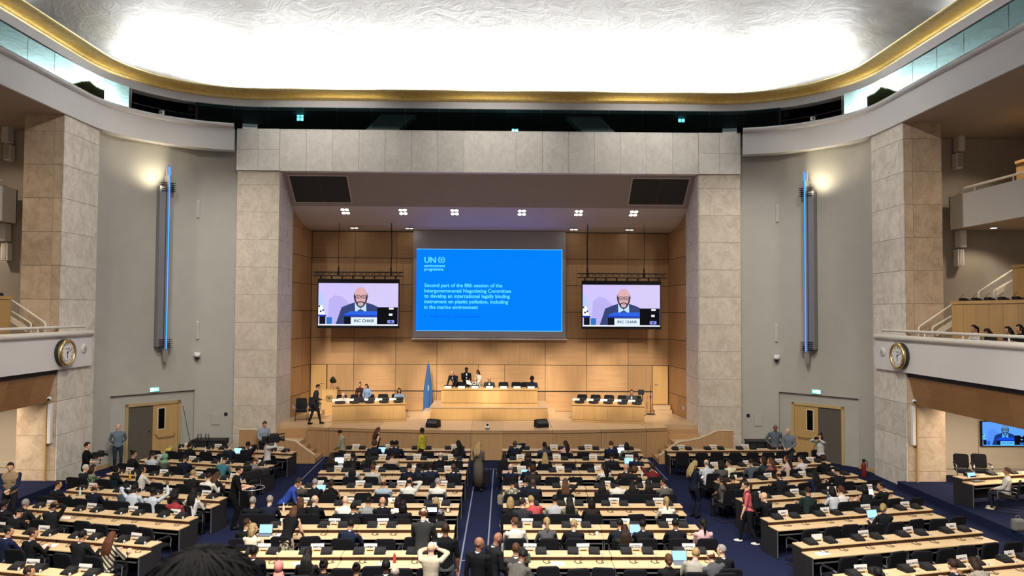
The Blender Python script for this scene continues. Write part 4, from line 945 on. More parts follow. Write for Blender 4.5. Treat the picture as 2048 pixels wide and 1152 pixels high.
# lectern with emblem, cone lamp
p = aty(661,826,35.3); t = thing('lectern', 'maple lectern with a dark wreath emblem at stage left', 'lectern', (p.x,35.3,ST))
MB().prism([(-.36,0),(.36,0),(.36,1.18),(-.36,1.18)],-.28,-.25,'y').build('front_panel', M_STAGEW, t)
for x in (-.36,.33): MB().prism([(-.25,0),(.3,0),(.3,1.05),(-.25,1.18)],x,x+.03,'x').build('side_panel', M_STAGEW, t)
MB().prism([(-.3,1.18),(.34,1.03),(.34,1.06),(-.3,1.21)],-.38,.38,'x').build('top', M_STAGEW, t)
em = MB(); ec = Vector((0,-.286,.78))
ringseg(em, ec, .10, .115, 0, 360, -.286); ringseg(em, ec, .05, .06, 0, 360, -.286)
for a in range(0,180,45): em.box(-.105,.105,-.288,-.286,-.005,.005,M=TR(ec)@TR(0,.286,0)@Matrix.Rotation(math.radians(a),4,'Y'))
for q in ((-.04,.03,.05,.03),(.03,.04,.045,.025),(.0,-.03,.04,.03)): em.ell((ec.x+q[0],-.286,ec.z+q[1]),(q[2],.002,q[3]),10,6)
for sgn in (-1,1):
    for k in range(9):
        a = math.radians(-80+18*k); c_ = ec+Vector((sgn*.155*math.cos(a),0,.155*math.sin(a)-.01)); em.ell(c_,(.034,.002,.014),8,5,M=Matrix.Rotation(-sgn*(a+PI/2+.5),3,'Y'))
em.build('wreath_emblem', plain('emblem_bronze',(.10,.065,.02),.5), t)
t = thing('cone_lamp', 'black cone lamp on slim legs above the lectern', 'lamp', (p.x+.05,35.3,ST+1.12))
MB().tube([(-.08,0,0),(-.02,0,.4)],.012,6).build('leg', M_BRASS, t); MB().tube([(.08,0,0),(.02,0,.4)],.012,6).build('leg', M_BRASS, t)
MB().lathe([(.05,-.12),(.10,-.1),(.18,.1),(.15,.12)],18,M=TR(.03,0,.48)@ROT(0,60,0)).build('shade', M_BLACK, t, True)
# flag on a pole
p = aty(856,822,35.4); t = thing('flag', 'furled light blue flag on a brass-tipped pole', 'flag', (p.x,35.4,ST))
MB().tube([(0,0,.04),(0,0,2.5)],.018,8).build('pole', M_BRASS, t); MB().lathe([(.0,2.62),(.03,2.56),(.0,2.48)],10,cap=False).build('finial', M_BRASS, t, True); MB().lathe([(.17,0),(.15,.03),(.03,.06)],20).build('base', M_BRASS, t)
m = MB(); vs = []; rows = 16; n = 28
for i in range(rows+1):
    u = i/rows; z = 2.4-2.15*u; w = .05+.20*min(1,u*1.6)-.05*max(0,u-.8)*2
    for k in range(n):
        a = 2*PI*k/n; r = w*(1+.28*math.sin(5*a+2*u)); vs.append((r*math.cos(a)*.75-.03*u, r*math.sin(a)*.45-.02, z+(.1*math.cos(a) if i == rows else 0)))
m.add(vs, [(i*n+k,i*n+(k+1)%n,(i+1)*n+(k+1)%n,(i+1)*n+k) for i in range(rows) for k in range(n)]); fo = m.build('cloth', cloth('285a98'), t, True)
MB().ell((.02,-.135,1.25),(.045,.012,.16),10,8).build('white_emblem', cloth('6f96c0'), fo, True)
# floor monitors and PTZ camera on the stage lip
for px, s, side in ((866,-1,'left'),(1083,1,'right')):
    p = atz(px,855,ST); t = thing('floor_monitor', 'black wedge floor monitor on the %s of the stage lip' % side, 'loudspeaker', (p.x,p.y+.12,ST), s*.35)
    MB().prism([(-.2,0),(.2,0),(.17,.30),(.0,.34),(-.2,.14)],-.27,.27,'x').build('cabinet', M_BLACK, t)
    gm = MB(); gm.add([(-.22,.025,.338),(.22,.025,.338),(.22,-.18,.165),(-.22,-.18,.165)],[(0,1,2,3)]); gm.v = [(x,y-.008,z+.008) for x,y,z in gm.v]; gm.build('grille', M_GRILLE, t, fix=False)
p = atz(975,860,ST); t = thing('stage_camera', 'small silver remote camera at the centre of the stage lip', 'camera', (p.x,p.y+.1,ST))
MB().bbox(-.09,.09,-.08,.08,0,.14,.02).build('base', M_CHROME, t); MB().bbox(-.07,.07,-.07,.07,.15,.29,.03).build('head', M_WHITE, t); MB().lathe([(.045,0),(.045,.03)],14,M=TR(0,-.06,.22)@ROT(90,0,0)).build('lens', M_BLACK, t)
# prompter screen on a pole and a music stand at right
p = aty(1281,826,35.2); t = thing('prompter', 'small black prompter screen on a slim pole at stage right', 'monitor', (p.x,35.0,ST))
MB().tube([(.05,0,0),(.05,0,1.0)],.018,8).build('pole', M_BLKM, t); MB().bbox(-.15,.13,-.03,.03,.98,1.24,.015).build('screen_case', M_BLACK, t); MB().box(-.12,.10,-.034,-.03,1.01,1.21).build('screen', plain('dim_screen',(.03,.04,.06),.2), t); MB().lathe([(.16,0),(.15,.025),(.03,.04)],18,M=TR(.05,0,0)).build('base', M_BLKM, t)
p = aty(1301,826,35.4); t = thing('microphone_stand', 'black microphone stand with a round base by the right stage door', 'stand', (p.x,35.4,ST))
MB().lathe([(.24,0),(.22,.03),(.03,.06)],20).build('base', M_BLKM, t); MB().tube([(0,0,.03),(0,0,1.15)],.016,8).build('pole', M_BLKM, t); MB().tube([(0,0,1.1),(.03,0,1.42)],.009,6).build('boom', M_BLKM, t); MB().bbox(-.03,.03,-.03,.03,.78,.92,.01).build('clamp', M_BLACK, t)
for k, px in enumerate((601,622)): 
    p = aty(px,845,33.0); chair((p.x,33.1-.35*k,ST) if k == 0 else (p.x,33.5,ST), PI+.25, ['near black chair beside the left stage stairs','far black chair beside the left stage stairs'][k], 'chairs beside the left stage stairs')
# ================================================================== PEOPLE: one continuous body per pose, shared by alike figures
def _ik(a, t, l1, l2, pole):
    a, t = Vector(a), Vector(t); d = t-a; L_ = min(d.length, (l1+l2)*.995); d.normalize(); t = a+d*L_
    c = (l1*l1+L_*L_-l2*l2)/(2*L_); h = math.sqrt(max(0, l1*l1-c*c)); p = Vector(pole); p = p-d*p.dot(d); p.normalize()
    return a+d*c+p*h, t
TMP = bpy.data.scenes.new('build')
def _remesh(mb, vox):
    me = mb.mesh('b', []); o = bpy.data.objects.new('b', me); TMP.collection.objects.link(o)
    r = o.modifiers.new('r','REMESH'); r.mode = 'VOXEL'; r.voxel_size = vox
    s_ = o.modifiers.new('s','SMOOTH'); s_.factor = .5; s_.iterations = 3
    vl = TMP.view_layers[0]; vl.update(); dg = vl.depsgraph
    out = bpy.data.meshes.new_from_object(o.evaluated_get(dg)); bpy.data.objects.remove(o); bpy.data.meshes.remove(me); return out
POSES = {
 # seated: hand targets and leans
 'w': dict(lean=13, hl=(-.17,.44,.80), hr=(.15,.46,.80)), 'r': dict(lean=-4, hl=(-.08,.30,.64), hr=(.10,.28,.64)), 'd': dict(lean=22, hp=24, hl=(-.12,.46,.80), hr=(.12,.46,.80)),
 't': dict(lean=8, hy=38, tw=14, hl=(-.17,.42,.80), hr=(.15,.40,.80)), 'T': dict(lean=8, hy=-38, tw=-14, hl=(-.17,.42,.80), hr=(.15,.40,.80)),
 'h': dict(lean=10, hp=8, hl=(-.17,.42,.80), hr=(.13,.16,1.16)), 'H': dict(lean=10, hp=8, hr=(.17,.42,.80), hl=(-.13,.16,1.16)),
 'u': dict(lean=4, hl=(-.2,.42,.80), hr=(.30,.28,1.32)), 'L': dict(lean=16, rl=-10, hy=20, hl=(-.28,.42,.80), hr=(.10,.44,.80)), 'R': dict(lean=16, rl=10, hy=-20, hl=(-.1,.42,.80), hr=(.28,.44,.80)),
 'P': dict(lean=6, hp=12, tw=55, hy=15, hl=(-.10,.34,.70), hr=(.08,.36,.72)), 'b': dict(lean=34, hp=20, hl=(-.2,.55,.80), hr=(.2,.56,.80)),
 # standing
 'stand': dict(st=1, hl=(-.26,.05,.80), hr=(.26,.05,.80)), 'front': dict(st=1, hp=14, hl=(-.05,.26,1.05), hr=(.05,.26,1.02)), 'behind': dict(st=1, lean=-3, hy=-30, hl=(-.10,-.18,.95), hr=(.10,-.18,.95)),
 'hips': dict(st=1, hp=20, hl=(-.20,.06,1.0), hr=(.20,.06,1.0)), 'look': dict(st=1, hp=22, lean=6, hl=(-.12,.24,1.0), hr=(.10,.24,.98)),
 'walk': dict(st=1, lean=6, hp=6, hl=(-.24,.18,.86), hr=(.24,-.16,.84), fl=(-.09,-.22,0), fr=(.09,.24,0)),
 'photo': dict(st=1, hl=(-.06,.22,1.56), hr=(.07,.22,1.55), out=1), 'shoulder': dict(st=1, hp=-4, hl=(.0,.30,1.52), hr=(.16,.22,1.55), out=1),
 'op': dict(st=1, lean=10, hp=10, hl=(-.14,.42,1.12), hr=(.16,.40,1.15)), 'grip': dict(st=1, lean=2, hl=(.05,.40,1.22), hr=(.12,.36,1.10)),
 'lean': dict(st=1, lean=38, hp=10, hl=(-.22,.55,.86), hr=(.20,.52,.86)), 'bend': dict(st=1, lean=55, hp=5, hl=(-.15,.62,.84), hr=(.22,.58,.84)),
 'phone': dict(st=1, hp=18, hl=(-.08,.28,1.12), hr=(.05,.28,1.15)), 'climb': dict(st=1, lean=14, hp=6, hl=(-.20,.18,1.0), hr=(.16,.34,1.08), fl=(-.08,-.24,-.25), fr=(.08,.30,.02)),
 'paper': dict(st=1, hp=20, lean=5, hl=(-.12,.34,1.05), hr=(.10,.36,1.08)), 'turn': dict(st=1, hy=-70, tw=-15, hl=(-.24,.06,.82), hr=(.24,.06,.82)),
}
BODY = {}
def body(key, fem=False):
    if (key,fem) in BODY: return BODY[(key,fem)]
    P = POSES[key]; st = P.get('st'); pz = .94 if st else .52; PV = Vector((0,0,pz)); kx = .93 if fem else 1.06
    U = Matrix.Translation(PV) @ Matrix.Rotation(math.radians(P.get('tw',0)),4,'Z') @ Matrix.Rotation(math.radians(P.get('rl',0)),4,'Y') @ Matrix.Rotation(math.radians(-P.get('lean',0)),4,'X')
    H = U @ Matrix.Translation((0,.012,.575)) @ Matrix.Rotation(math.radians(P.get('hy',0)),4,'Z') @ Matrix.Rotation(math.radians(-P.get('hp',0)+P.get('lean',0)*.7),4,'X')
    m = MB(); bones = []
    rings = [(-.12,.150,.115,0),(-.02,.170 if not fem else .175,.125,0),(.10,.152 if not fem else .132,.108,.005),(.24,.160 if not fem else .145,.115,.012),(.36,.182*kx,.122 if not fem else .13,.012),(.45,.180*kx,.105,0),(.50,.125*kx,.082,0),(.54,.07,.062,.004)]
    n = 18; vs = []
    for z, rx, ry, yo in rings:
        for k in range(n):
            a = 2*PI*k/n; c, s_ = math.cos(a), math.sin(a)
            vs.append(U @ Vector((rx*math.copysign(abs(c)**.85,c), ry*math.copysign(abs(s_)**.9,s_)+yo, z)))
    m.add(vs, [(i*n+k,i*n+(k+1)%n,(i+1)*n+(k+1)%n,(i+1)*n+k) for i in range(len(rings)-1) for k in range(n)]+[tuple(range(n))[::-1], tuple(range((len(rings)-1)*n,len(rings)*n))])
    def tb(a, b, r0, r1, part, k=10):
        a, b = Vector(a), Vector(b); d = (b-a).normalized(); m.tube([a-d*r0*.6, a, a.lerp(b,.35), b, b+d*r1*.6], [r0*.55, r0, r0*.5+max(r0,r1)*.5 if part in (2,4) else (r0*1.06), r1, r1*.55], k); bones.append((a,b,(r0+r1)/2,part))
    bones += [(U@Vector((0,0,.02)), U@Vector((0,0,.42)), .15, 1), (U@Vector((-.11,0,.41)), U@Vector((.11,0,.41)), .10, 1), (PV+Vector((-.06,0,-.1)), PV+Vector((.06,0,-.1)), .14, 4)]
    tb(U@Vector((0,.0,.50)), H@Vector((0,.0,.06)), .058 if not fem else .050, .054 if not fem else .047, 0)
    R3 = H.to_3x3()
    m.ell(H@Vector((0,.008,.125)), (.076,.094,.102), 18, 12, M=R3); m.ell(H@Vector((0,.045,.062)), (.056,.056,.064), 14, 10, M=R3); m.ell(H@Vector((0,.100,.092)), (.016,.026,.026), 8, 6, M=R3)
    for s_ in (-1,1): m.ell(H@Vector((s_*.078,.0,.10)), (.014,.022,.034), 8, 6, M=R3)
    bones += [(H@Vector((0,.02,.03)), H@Vector((0,.01,.16)), .08, 0)]
    hands = []
    for s_, nm in ((-1,'hl'),(1,'hr')):
        sh = U@Vector((s_*.188*kx,-.005,.445)); tg = Vector(P[nm]); ab = Vector((s_*.5,-.45,-.8)) if not P.get('out') else Vector((s_*1,-.1,-.5))
        el, wr = _ik(sh, tg, .285, .25, ab)
        m.ell(sh, .062*kx, 10, 8); tb(sh, el, .054*kx, .043*kx, 2); tb(el, wr, .043*kx, .029*kx, 3)
        fd = (wr-el).normalized(); up = Vector((0,0,1)) if abs(fd.z) < .8 else Vector((0,1,0)); sd = fd.cross(up).normalized(); pn = sd.cross(fd).normalized()
        RM = Matrix((sd,fd,pn)).transposed(); m.ell(wr+fd*.045, (.041,.058,.019), 10, 8, M=RM); bones.append((wr+fd*.02, wr+fd*.09, .04, 0)); hands.append((wr,fd,sd,pn,s_))
    for s_, nm in ((-1,'fl'),(1,'fr')):
        hp_ = PV+Vector((s_*.092,0,-.03))
        if st: an = Vector(P.get(nm,(s_*.10,.0,0)))+Vector((0,0,.09)); kn, an = _ik(hp_, an, .435, .43, (s_*.08,1,0))
        else: kn = Vector((s_*.13,.43,.53)); an = Vector((s_*.13,.36,.09))
        tb(hp_, kn, .088, .058, 4, 12); tb(kn, an, .058, .038, 5, 10)
        m.ell(an+Vector((0,.06,-.045)), (.046,.135,.045), 10, 8); bones.append((an+Vector((0,-.04,-.05)), an+Vector((0,.17,-.055)), .05, 6))
    me = _remesh(m, .0155)
    # colour regions by the nearest limb
    nf = len(me.polygons); C = np.empty(nf*3); me.polygons.foreach_get('center', C); C = C.reshape(-1,3); best = np.full(nf, 9e9); part = np.zeros(nf, int)
    for a, b, r, pt in bones:
        a, b = np.array(a), np.array(b); ab = b-a; t = np.clip(((C-a)@ab)/max(1e-9,ab@ab),0,1); d = np.linalg.norm(C-(a+t[:,None]*ab),axis=1)-r
        k = d < best; best[k] = d[k]; part[k] = pt
    me.materials.clear()
    # fingers, eyes and lips join the same mesh
    x = MB()
    for wr, fd, sd, pn, s_ in hands:
        for j, (o, ln_) in enumerate(((-.030,.068),(-.010,.078),(.011,.072),(.030,.056))):
            b0 = wr+fd*.085+sd*o; x.tube([b0-fd*.02, b0+fd*ln_*.45-pn*.004, b0+fd*ln_*.85-pn*.022, b0+fd*ln_-pn*.036], [.0095,.009,.008,.006], 6, 0)
        th = wr+fd*.035-sd*s_*.036; x.tube([th+sd*s_*.015, th+fd*.03-sd*s_*.018-pn*.006, th+fd*.058-sd*s_*.02-pn*.018], [.013,.011,.008], 6, 0)
    for s_ in (-1,1):
        x.ell(H@Vector((s_*.032,.094,.112)), (.012,.006,.007), 8, 6, 7, M=R3); x.ell(H@Vector((s_*.033,.098,.134)), (.019,.006,.005), 8, 5, 7, M=R3)
    x.ell(H@Vector((0,.103,.050)), (.024,.006,.008), 8, 6, 8, M=R3)
    V = np.empty(len(me.vertices)*3); me.vertices.foreach_get('co', V); V = V.reshape(-1,3)
    f0 = [tuple(p.vertices) for p in me.polygons]
    al = MB(); al.v = [tuple(v) for v in V]; al.f = f0; al.m = part.tolist(); al.add(x.v, x.f); al.m[len(f0):] = x.m
    bpy.data.meshes.remove(me)
    fin = al.mesh('person', [plain('person_base',(.5,.5,.5))]*9, True, False)
    BODY[(key,fem)] = (fin, U, H); return BODY[(key,fem)]
HAIR = {}
def hair(style):
    if style in HAIR: return HAIR[style]
    rr = random.Random(style); m = MB(); n, k_ = 22, 14; vs = []; c = Vector((0,.008,.125))
    puff = {'c':1.28,'f':1.10,'l':1.05,'m':1.08}.get(style,1.03)
    lo = {'s':-.42,'b':-.45,'l':-.75,'u':-.42,'p':-.42,'c':-.5,'m':-.9,'f':-.95,'k':-.6}.get(style,-.4)
    def pt(d):
        x, y, z = d; r = Vector((.082,.101,.108))*puff*(1+(rr.uniform(-.05,.05) if style != 'f' else 0))
        keep = 1.0
        if style == 'f': face = y > .55 and z < .42
        else: face = y > .30+.35*max(0,z) and z < .52
        if face: keep = .80
        if z < lo: keep = min(keep,.78)
        if style not in ('f','l','m') and z < -.08 and y > -.15: keep = .80
        if style == 'b' and z > .18 and not (y < -.55 and z < .4): keep = .86
        return c+Vector((x*r.x,y*r.y,z*r.z))*keep
    for i in range(1,k_):
        a = PI*i/k_
        for k in range(n): b = 2*PI*k/n; vs.append(pt((math.sin(a)*math.cos(b),math.sin(a)*math.sin(b),math.cos(a))))
    vs += [pt((0,0,1)), pt((0,0,-1))]; T = len(vs)-2; fs = []
    for i in range(k_-2):
        for k in range(n): fs.append((i*n+k,(i+1)*n+k,(i+1)*n+(k+1)%n,i*n+(k+1)%n))
    for k in range(n): fs.append((T,k,(k+1)%n)); fs.append((T+1,(k_-2)*n+(k+1)%n,(k_-2)*n+k))
    m.add(vs, fs)
    def loft(rows):
        q = 14; vv = []
        for (y, z, rx, ry) in rows:
            for k in range(q): a = 2*PI*k/q; j = 1+rr.uniform(-.07,.07); vv.append((rx*math.cos(a)*j, y+ry*math.sin(a)*j, z))
        m.add(vv, [(i*q+k,i*q+(k+1)%q,(i+1)*q+(k+1)%q,(i+1)*q+k) for i in range(len(rows)-1) for k in range(q)]+[tuple(range(q))[::-1],tuple(range((len(rows)-1)*q,len(rows)*q))])
    if style == 'l':
        loft([(-.03,.17,.07,.06),(-.05,.08,.092,.065),(-.075,-.02,.10,.055),(-.105,-.12,.105,.042),(-.12,-.20,.085,.035),(-.12,-.25,.05,.02)])
        for k in range(15):
            x0 = -.09+.18*k/14; m.tube([(x0*.7,-.09,.12),(x0*1.05,-.125+.25*abs(x0),.0),(x0*1.15+rr.uniform(-.012,.012),-.15+.2*abs(x0),-.12),(x0*1.05+rr.uniform(-.02,.02),-.15+.15*abs(x0),-.22),(x0*.8+rr.uniform(-.03,.03),-.145,-.27-rr.uniform(0,.07))],[.012,.02,.022,.018,.004],6)
    if style == 'm': loft([(-.02,.16,.08,.07),(-.03,.06,.100,.075),(-.04,-.02,.102,.07),(-.045,-.07,.07,.05)])
    if style == 'u': m.ell((0,-.075,.235),(.045,.045,.04),10,8)
    if style == 'k': m.ell((0,-.12,.10),(.05,.04,.045),10,8)
    if style == 'p': m.tube([(0,-.09,.17),(0,-.135,.12),(0,-.125,.0),(0,-.12,-.12)],[.025,.034,.03,.01],8)
    if style == 'f': loft([(.0,.02,.085,.09),(-.01,-.04,.10,.10),(-.01,-.10,.15,.125),(0,-.16,.19,.13),(.0,-.19,.17,.11)])
    HAIR[style] = m.mesh('hair', plain('person_base',(.5,.5,.5)), True); return HAIR[style]
SKIN = dict(a='cfa48a', b='b08468', c='7a5440', d='45302a'); HC = dict(k='100d0c', d='2a1b13', n='4c3220', r='54301f', y='968058', g='86827c', w='c4c0b8')
HT = dict(s='short', b='balding', B='shaved', l='long', u='topknot', p='ponytailed', c='curly', m='bobbed', f='scarfed', k='bun')
HCT = dict(k='black', d='dark', n='brown', r='auburn', y='blonde', g='grey', w='white')
def set_mats(o, mats):
    for i, mt in enumerate(mats): o.material_slots[i].link = 'OBJECT'; o.material_slots[i].material = mt
COLN = {}
M_DK = plain('eye_dark',(.02,.015,.012),.4); M_LIP = plain('lip',(.30,.10,.08),.5)
_col = MB(); _col.lathe([(.066,.475),(.074,.50),(.064,.545),(.056,.545)],18,cap=False); COLLAR = _col.mesh('shirt_collar', cloth('d8d8d8'), True)
_tri = MB(); _tri.add([(-.035,.118,.44),(.035,.118,.44),(.012,.142,.22),(-.012,.142,.22)],[(0,1,2,3)]); _tri.add([(-.03,.10,.50),(.03,.10,.50),(.035,.122,.43),(-.035,.122,.43)],[(0,1,2,3)]); SHIRTF = _tri.mesh('shirt_front', cloth('d8d8d8'))
def person(loc, rz, pose, spec, label, group=None, scale=1.0, legs='15161c', fem=None, shoes='0e0d0d', calf=None, skirt=None):
    """spec: 'hair+colour TopType+hex skin'"""
    hs, tp, sk = spec.split()[:3]; st, hc = hs[0], hs[1]; fem = (st in 'lumpkf') if fem is None else fem
    me, U, H = body(pose, fem)
    o = link('person', me); tag(o, label, 'person', group)
    o.matrix_world = TR(loc) @ Matrix.Rotation(rz,4,'Z') @ Matrix.Scale(scale,4)
    skn = skinm(SKIN[sk]); top = cloth(tp[1:]); kind = tp[0]
    lg = cloth(legs)
    set_mats(o, [skn, top, skn if kind == 'N' else top, skn if kind in 'NT' else top, lg, calf if calf else lg, cloth(shoes,.5), M_DK, M_LIP])
    if st != 'B':
        h = link('headscarf' if st == 'f' else 'hair', hair(st), o, H); h.material_slots[0].link = 'OBJECT'; h.material_slots[0].material = cloth(hc_over.get(hc, HC.get(hc,'100d0c'))) if st == 'f' else hairm(HC[hc])
    if kind == 'J' and st in 'sbB':
        link('shirt_collar', COLLAR, o, U); link('shirt_front', SHIRTF, o, U)
    if skirt:
        z0, z1, c_ = skirt; q = MB(); q.lathe([(.15,z0),(.175,z0-.15),(.17+.05*(z0-z1),z1),(.155+.05*(z0-z1),z1)],20,cap=False); q.v = [(x_,y_*.82,z_) for x_,y_,z_ in q.v]; link('skirt', q.mesh('skirt', c_, True), o)
    return o
hc_over = dict(k='121214', e='5f9c74', q='c07068')
# ================================================================== DELEGATES' DESKS, CHAIRS, CONSOLES, NAMEPLATES
_DK = {}
def desk_meshes(ln):
    ln = round(ln,2)
    if ln in _DK: return _DK[ln]
    a, b = .006, ln-.006
    wt = MB().bbox(a,b,0,.45,.71,.74,.006).mesh('worktop',M_DESKW); sh = MB().bbox(a,b,.42,.80,.815,.845,.006).mesh('shelf',M_DESKW)
    ri = MB().box(a+.01,b-.01,.45,.47,.74,.815).mesh('riser',plain('dark_red_gap',(.05,.02,.012),.6)); mo = MB().box(.03,ln-.03,.70,.72,.12,.815).mesh('modesty_panel',M_DARK)
    ty = MB().box(.05,ln-.05,.03,.42,.60,.615).mesh('tray',M_DARK); te = MB().box(.05,ln-.05,.02,.03,.595,.625).mesh('tray_edge',M_CHROME)
    en = MB().prism([(.12,0),(.76,0),(.80,.81),(.46,.81),(.46,.71),(.08,.71),(.08,.5)],0,.03,'x').mesh('end_panel',M_DARK)
    lg = MB().tube([(0,.07,.015),(0,.07,.70)],.016,8).mesh('leg',M_CHROME); ft = MB().bbox(-.02,.02,.03,.7,.0,.03,.008).mesh('foot_bar',M_BLKM)
    _DK[ln] = (wt,sh,ri,mo,ty,te,en,lg,ft); return _DK[ln]
_h = MB(); _h.box(-.15,.15,-.03,.03,0,.06); PL_H = _h.mesh('holder',M_DESKW)
_h = MB(); _h.box(-.07,.07,-.034,-.03,.02,.04); PL_S = _h.mesh('slot',M_INK)
_h = MB(); _h.box(-.145,.145,-.006,.006,0,.115,M=TR(0,-.005,.055)@ROT(-12,0,0)); PL_C = _h.mesh('card',M_PLATE)
_lb = MB(); _lb.bbox(-.165,.165,-.115,.115,0,.016,.006); LAP_B = _lb.mesh('base',plain('laptop_grey',(.16,.16,.17),.4,.4)); LAP_L = MB().bbox(-.165,.165,0,.01,0,.22,.004).mesh('lid',plain('laptop_grey',(.16,.16,.17),.4,.4)); LAP_S = MB().box(-.152,.152,-.003,0,.015,.205).mesh('screen',emit('laptop_screen',(.28,.55,.95),.9)); LAP_S2 = MB().box(-.152,.152,-.003,0,.015,.205).mesh('screen',emit('laptop_white',(.7,.82,1),.9))
def laptop(M, label, white=False):
    t = thing('laptop', label, 'laptop'); t.matrix_world = M
    link('base', LAP_B, t); l = link('lid', LAP_L, t, TR(0,.11,.016)@ROT(-18,0,0)); link('screen', LAP_S2 if white else LAP_S, l)
BLK = {}
BT = dict(CL='left of the centre aisle', CR='right of the centre aisle', WL='in the left wing', WR='in the right wing')
BS = dict(CL='centre-left', CR='centre-right', WL='left-wing', WR='right-wing')
ROWY = [27.85,25.87,23.9,21.75,19.7,17.67,15.69]
for k in range(7):
    x1 = 6.0-.11*k; n = 8
    BLK[('CR',k+1)] = (TR(.58,ROWY[k],0), x1-.58, n); BLK[('CL',k+1)] = (TR(-x1+(.25 if k < 3 else 0),ROWY[k],0), x1-.62-(.25 if k < 3 else 0), n)
WY = [None,25.05,23.05,20.92,18.9,16.84,14.78]; WL_Y = [None,25.35,23.15,20.97,18.97,16.93,14.85]
for k in range(1,7):
    a = math.radians(13.2); L_ = 5.12
    BLK[('WR',k+1)] = (TR(10.0,WY[k],0) @ Matrix.Rotation(a,4,'Z') @ TR(-L_/2,0,0), L_, 8)
    BLK[('WL',k+1)] = (TR(-10.0,WL_Y[k],0) @ Matrix.Rotation(-a,4,'Z') @ TR(-L_/2,0,0), L_, 8)
BLK[('WR',1)] = (TR(7.01,27.82,0) @ Matrix.Rotation(math.radians(2.8),4,'Z'), 5.16, 8)
BLK[('WL',1)] = (TR(-12.5,28.2,0) @ Matrix.Rotation(math.radians(-11.0),4,'Z'), 5.2, 8)
PLATES = {('CL',1):['ALBANIA','ALGERIA','ANGOLA','ARGENTINA'],('CR',1):['AUSTRALIA','AUSTRIA','ARMENIA','BAHRAIN'],('CL',2):['BANGLADESH','BARBADOS','BELARUS','BELGIUM'],('CR',2):['BELIZE','BENIN','BRAZIL','BHUTAN'],
 ('CL',3):['BURUNDI','CABO VERDE','CAMBODIA','CAMEROON'],('CR',3):['CANADA','CENTRAL AFRICAN REP.','CHAD','CHILE'],('CL',4):['COTE D\'IVOIRE','CYPRUS','CZECHIA','DENMARK'],('CR',4):['DJIBOUTI','DOMINICA','ECUADOR','ERITREA'],
 ('CL',5):['ESTONIA','ESWATINI','FIJI','FINLAND'],('CR',5):['FRANCE','GABON','GAMBIA','GEORGIA'],('CL',6):['HAITI','HOLY SEE','HONDURAS',''],('CR',6):['HUNGARY','ICELAND','INDIA','INDONESIA'],
 ('CL',7):['KAZAKHSTAN','KENYA','KIRIBATI',''],('CR',7):['KUWAIT','KYRGYZSTAN','LAO PEOPLE\'S\nDEM. REPUBLIC','LATVIA'],
 ('WR',1):['BAHAMAS','BOTSWANA','BRUNEI',''],('WR',2):['CHINA','COLOMBIA','COMOROS','CONGO'],('WR',3):['CUBA','EGYPT','EL SALVADOR','ETHIOPIA'],('WR',4):['GERMANY','GHANA','GREECE','GRENADA'],('WR',5):['IRAN','IRAQ','IRELAND','ISRAEL'],('WR',6):['','LESOTHO','LIBERIA','LIBYA'],('WR',7):['MEXICO','MAURITIUS','MALTA','MALI'],
 ('WL',1):['','SWEDEN','','TOGO'],('WL',2):['PERU','QATAR','SERBIA','SPAIN'],('WL',3):['NEPAL','NIGER','NORWAY','OMAN'],('WL',4):['LUXEMBOURG','MALAWI','MONACO','NAMIBIA'],('WL',5):['GUATEMALA','GUINEA','GUYANA','JAPAN'],('WL',6):['JORDAN','KOREA','KOSOVO','LEBANON'],('WL',7):['MADAGASCAR','MALAYSIA','MALDIVES','MONGOLIA']}
for (blk,row), (FM, ln, n) in BLK.items():
    rt = 'row %s %s' % (NUM[row], BT[blk])
    for u in range(2):
        t = thing('delegate_desk', '%s pale maple desk unit of %s' % ('left' if u == 0 else 'right', rt), 'desk', group='delegate desk units'); t.matrix_world = FM @ TR(ln/2*u,0,0)
        D = desk_meshes(ln/2)
        for k, nm in enumerate(('worktop','shelf','riser','modesty_panel','tray','tray_edge')): link(nm, D[k], t)
        for x in (.01, round(ln/2,2)-.04): link('end_panel', D[6], t, TR(x,0,0)); link('leg', D[7], t, TR(x+.015,0,0)); link('foot_bar', D[8], t, TR(x+.015,0,0))
    sp_ = ln/n
    for i in range(n):
        x = sp_*(i+.5)
        console(FM @ TR(x+(.06 if i%2 == 0 else -.06),.62,.845) @ Matrix.Rotation(random.uniform(-.12,.12),4,'Z'), 'black desk console, %s from left, %s' % (ORD[i+1], rt), 'desk consoles')
    for i, nm in enumerate(PLATES[(blk,row)]):
        x = sp_*(2*i+1)
        t = thing('nameplate', ('white nameplate reading %s, %s' % (nm.replace('\n',' '), rt)) if nm else 'white nameplate, %s from left, %s' % (ORD[i+1], rt), 'nameplate', group='country nameplates'); t.matrix_world = FM @ TR(x,.73,.845) @ Matrix.Rotation(random.uniform(-.1,.1),4,'Z')
        h = link('holder', PL_H, t); link('slot', PL_S, h); link('card', PL_C, t)
        if nm:
            me = text_mesh(nm,.05,M_INK,'CENTER',.0004,True); xs = [v.co.x for v in me.vertices]; k = min(1.15,.26/max(.01,max(xs)-min(xs)))
            o = link('lettering', me, t, TR(0,-.0,.112 if '\n' in nm else .10) @ ROT(78,0,0) @ TR(0,-.02 if '\n' not in nm else .0,.010) @ Matrix.Scale(k,4))
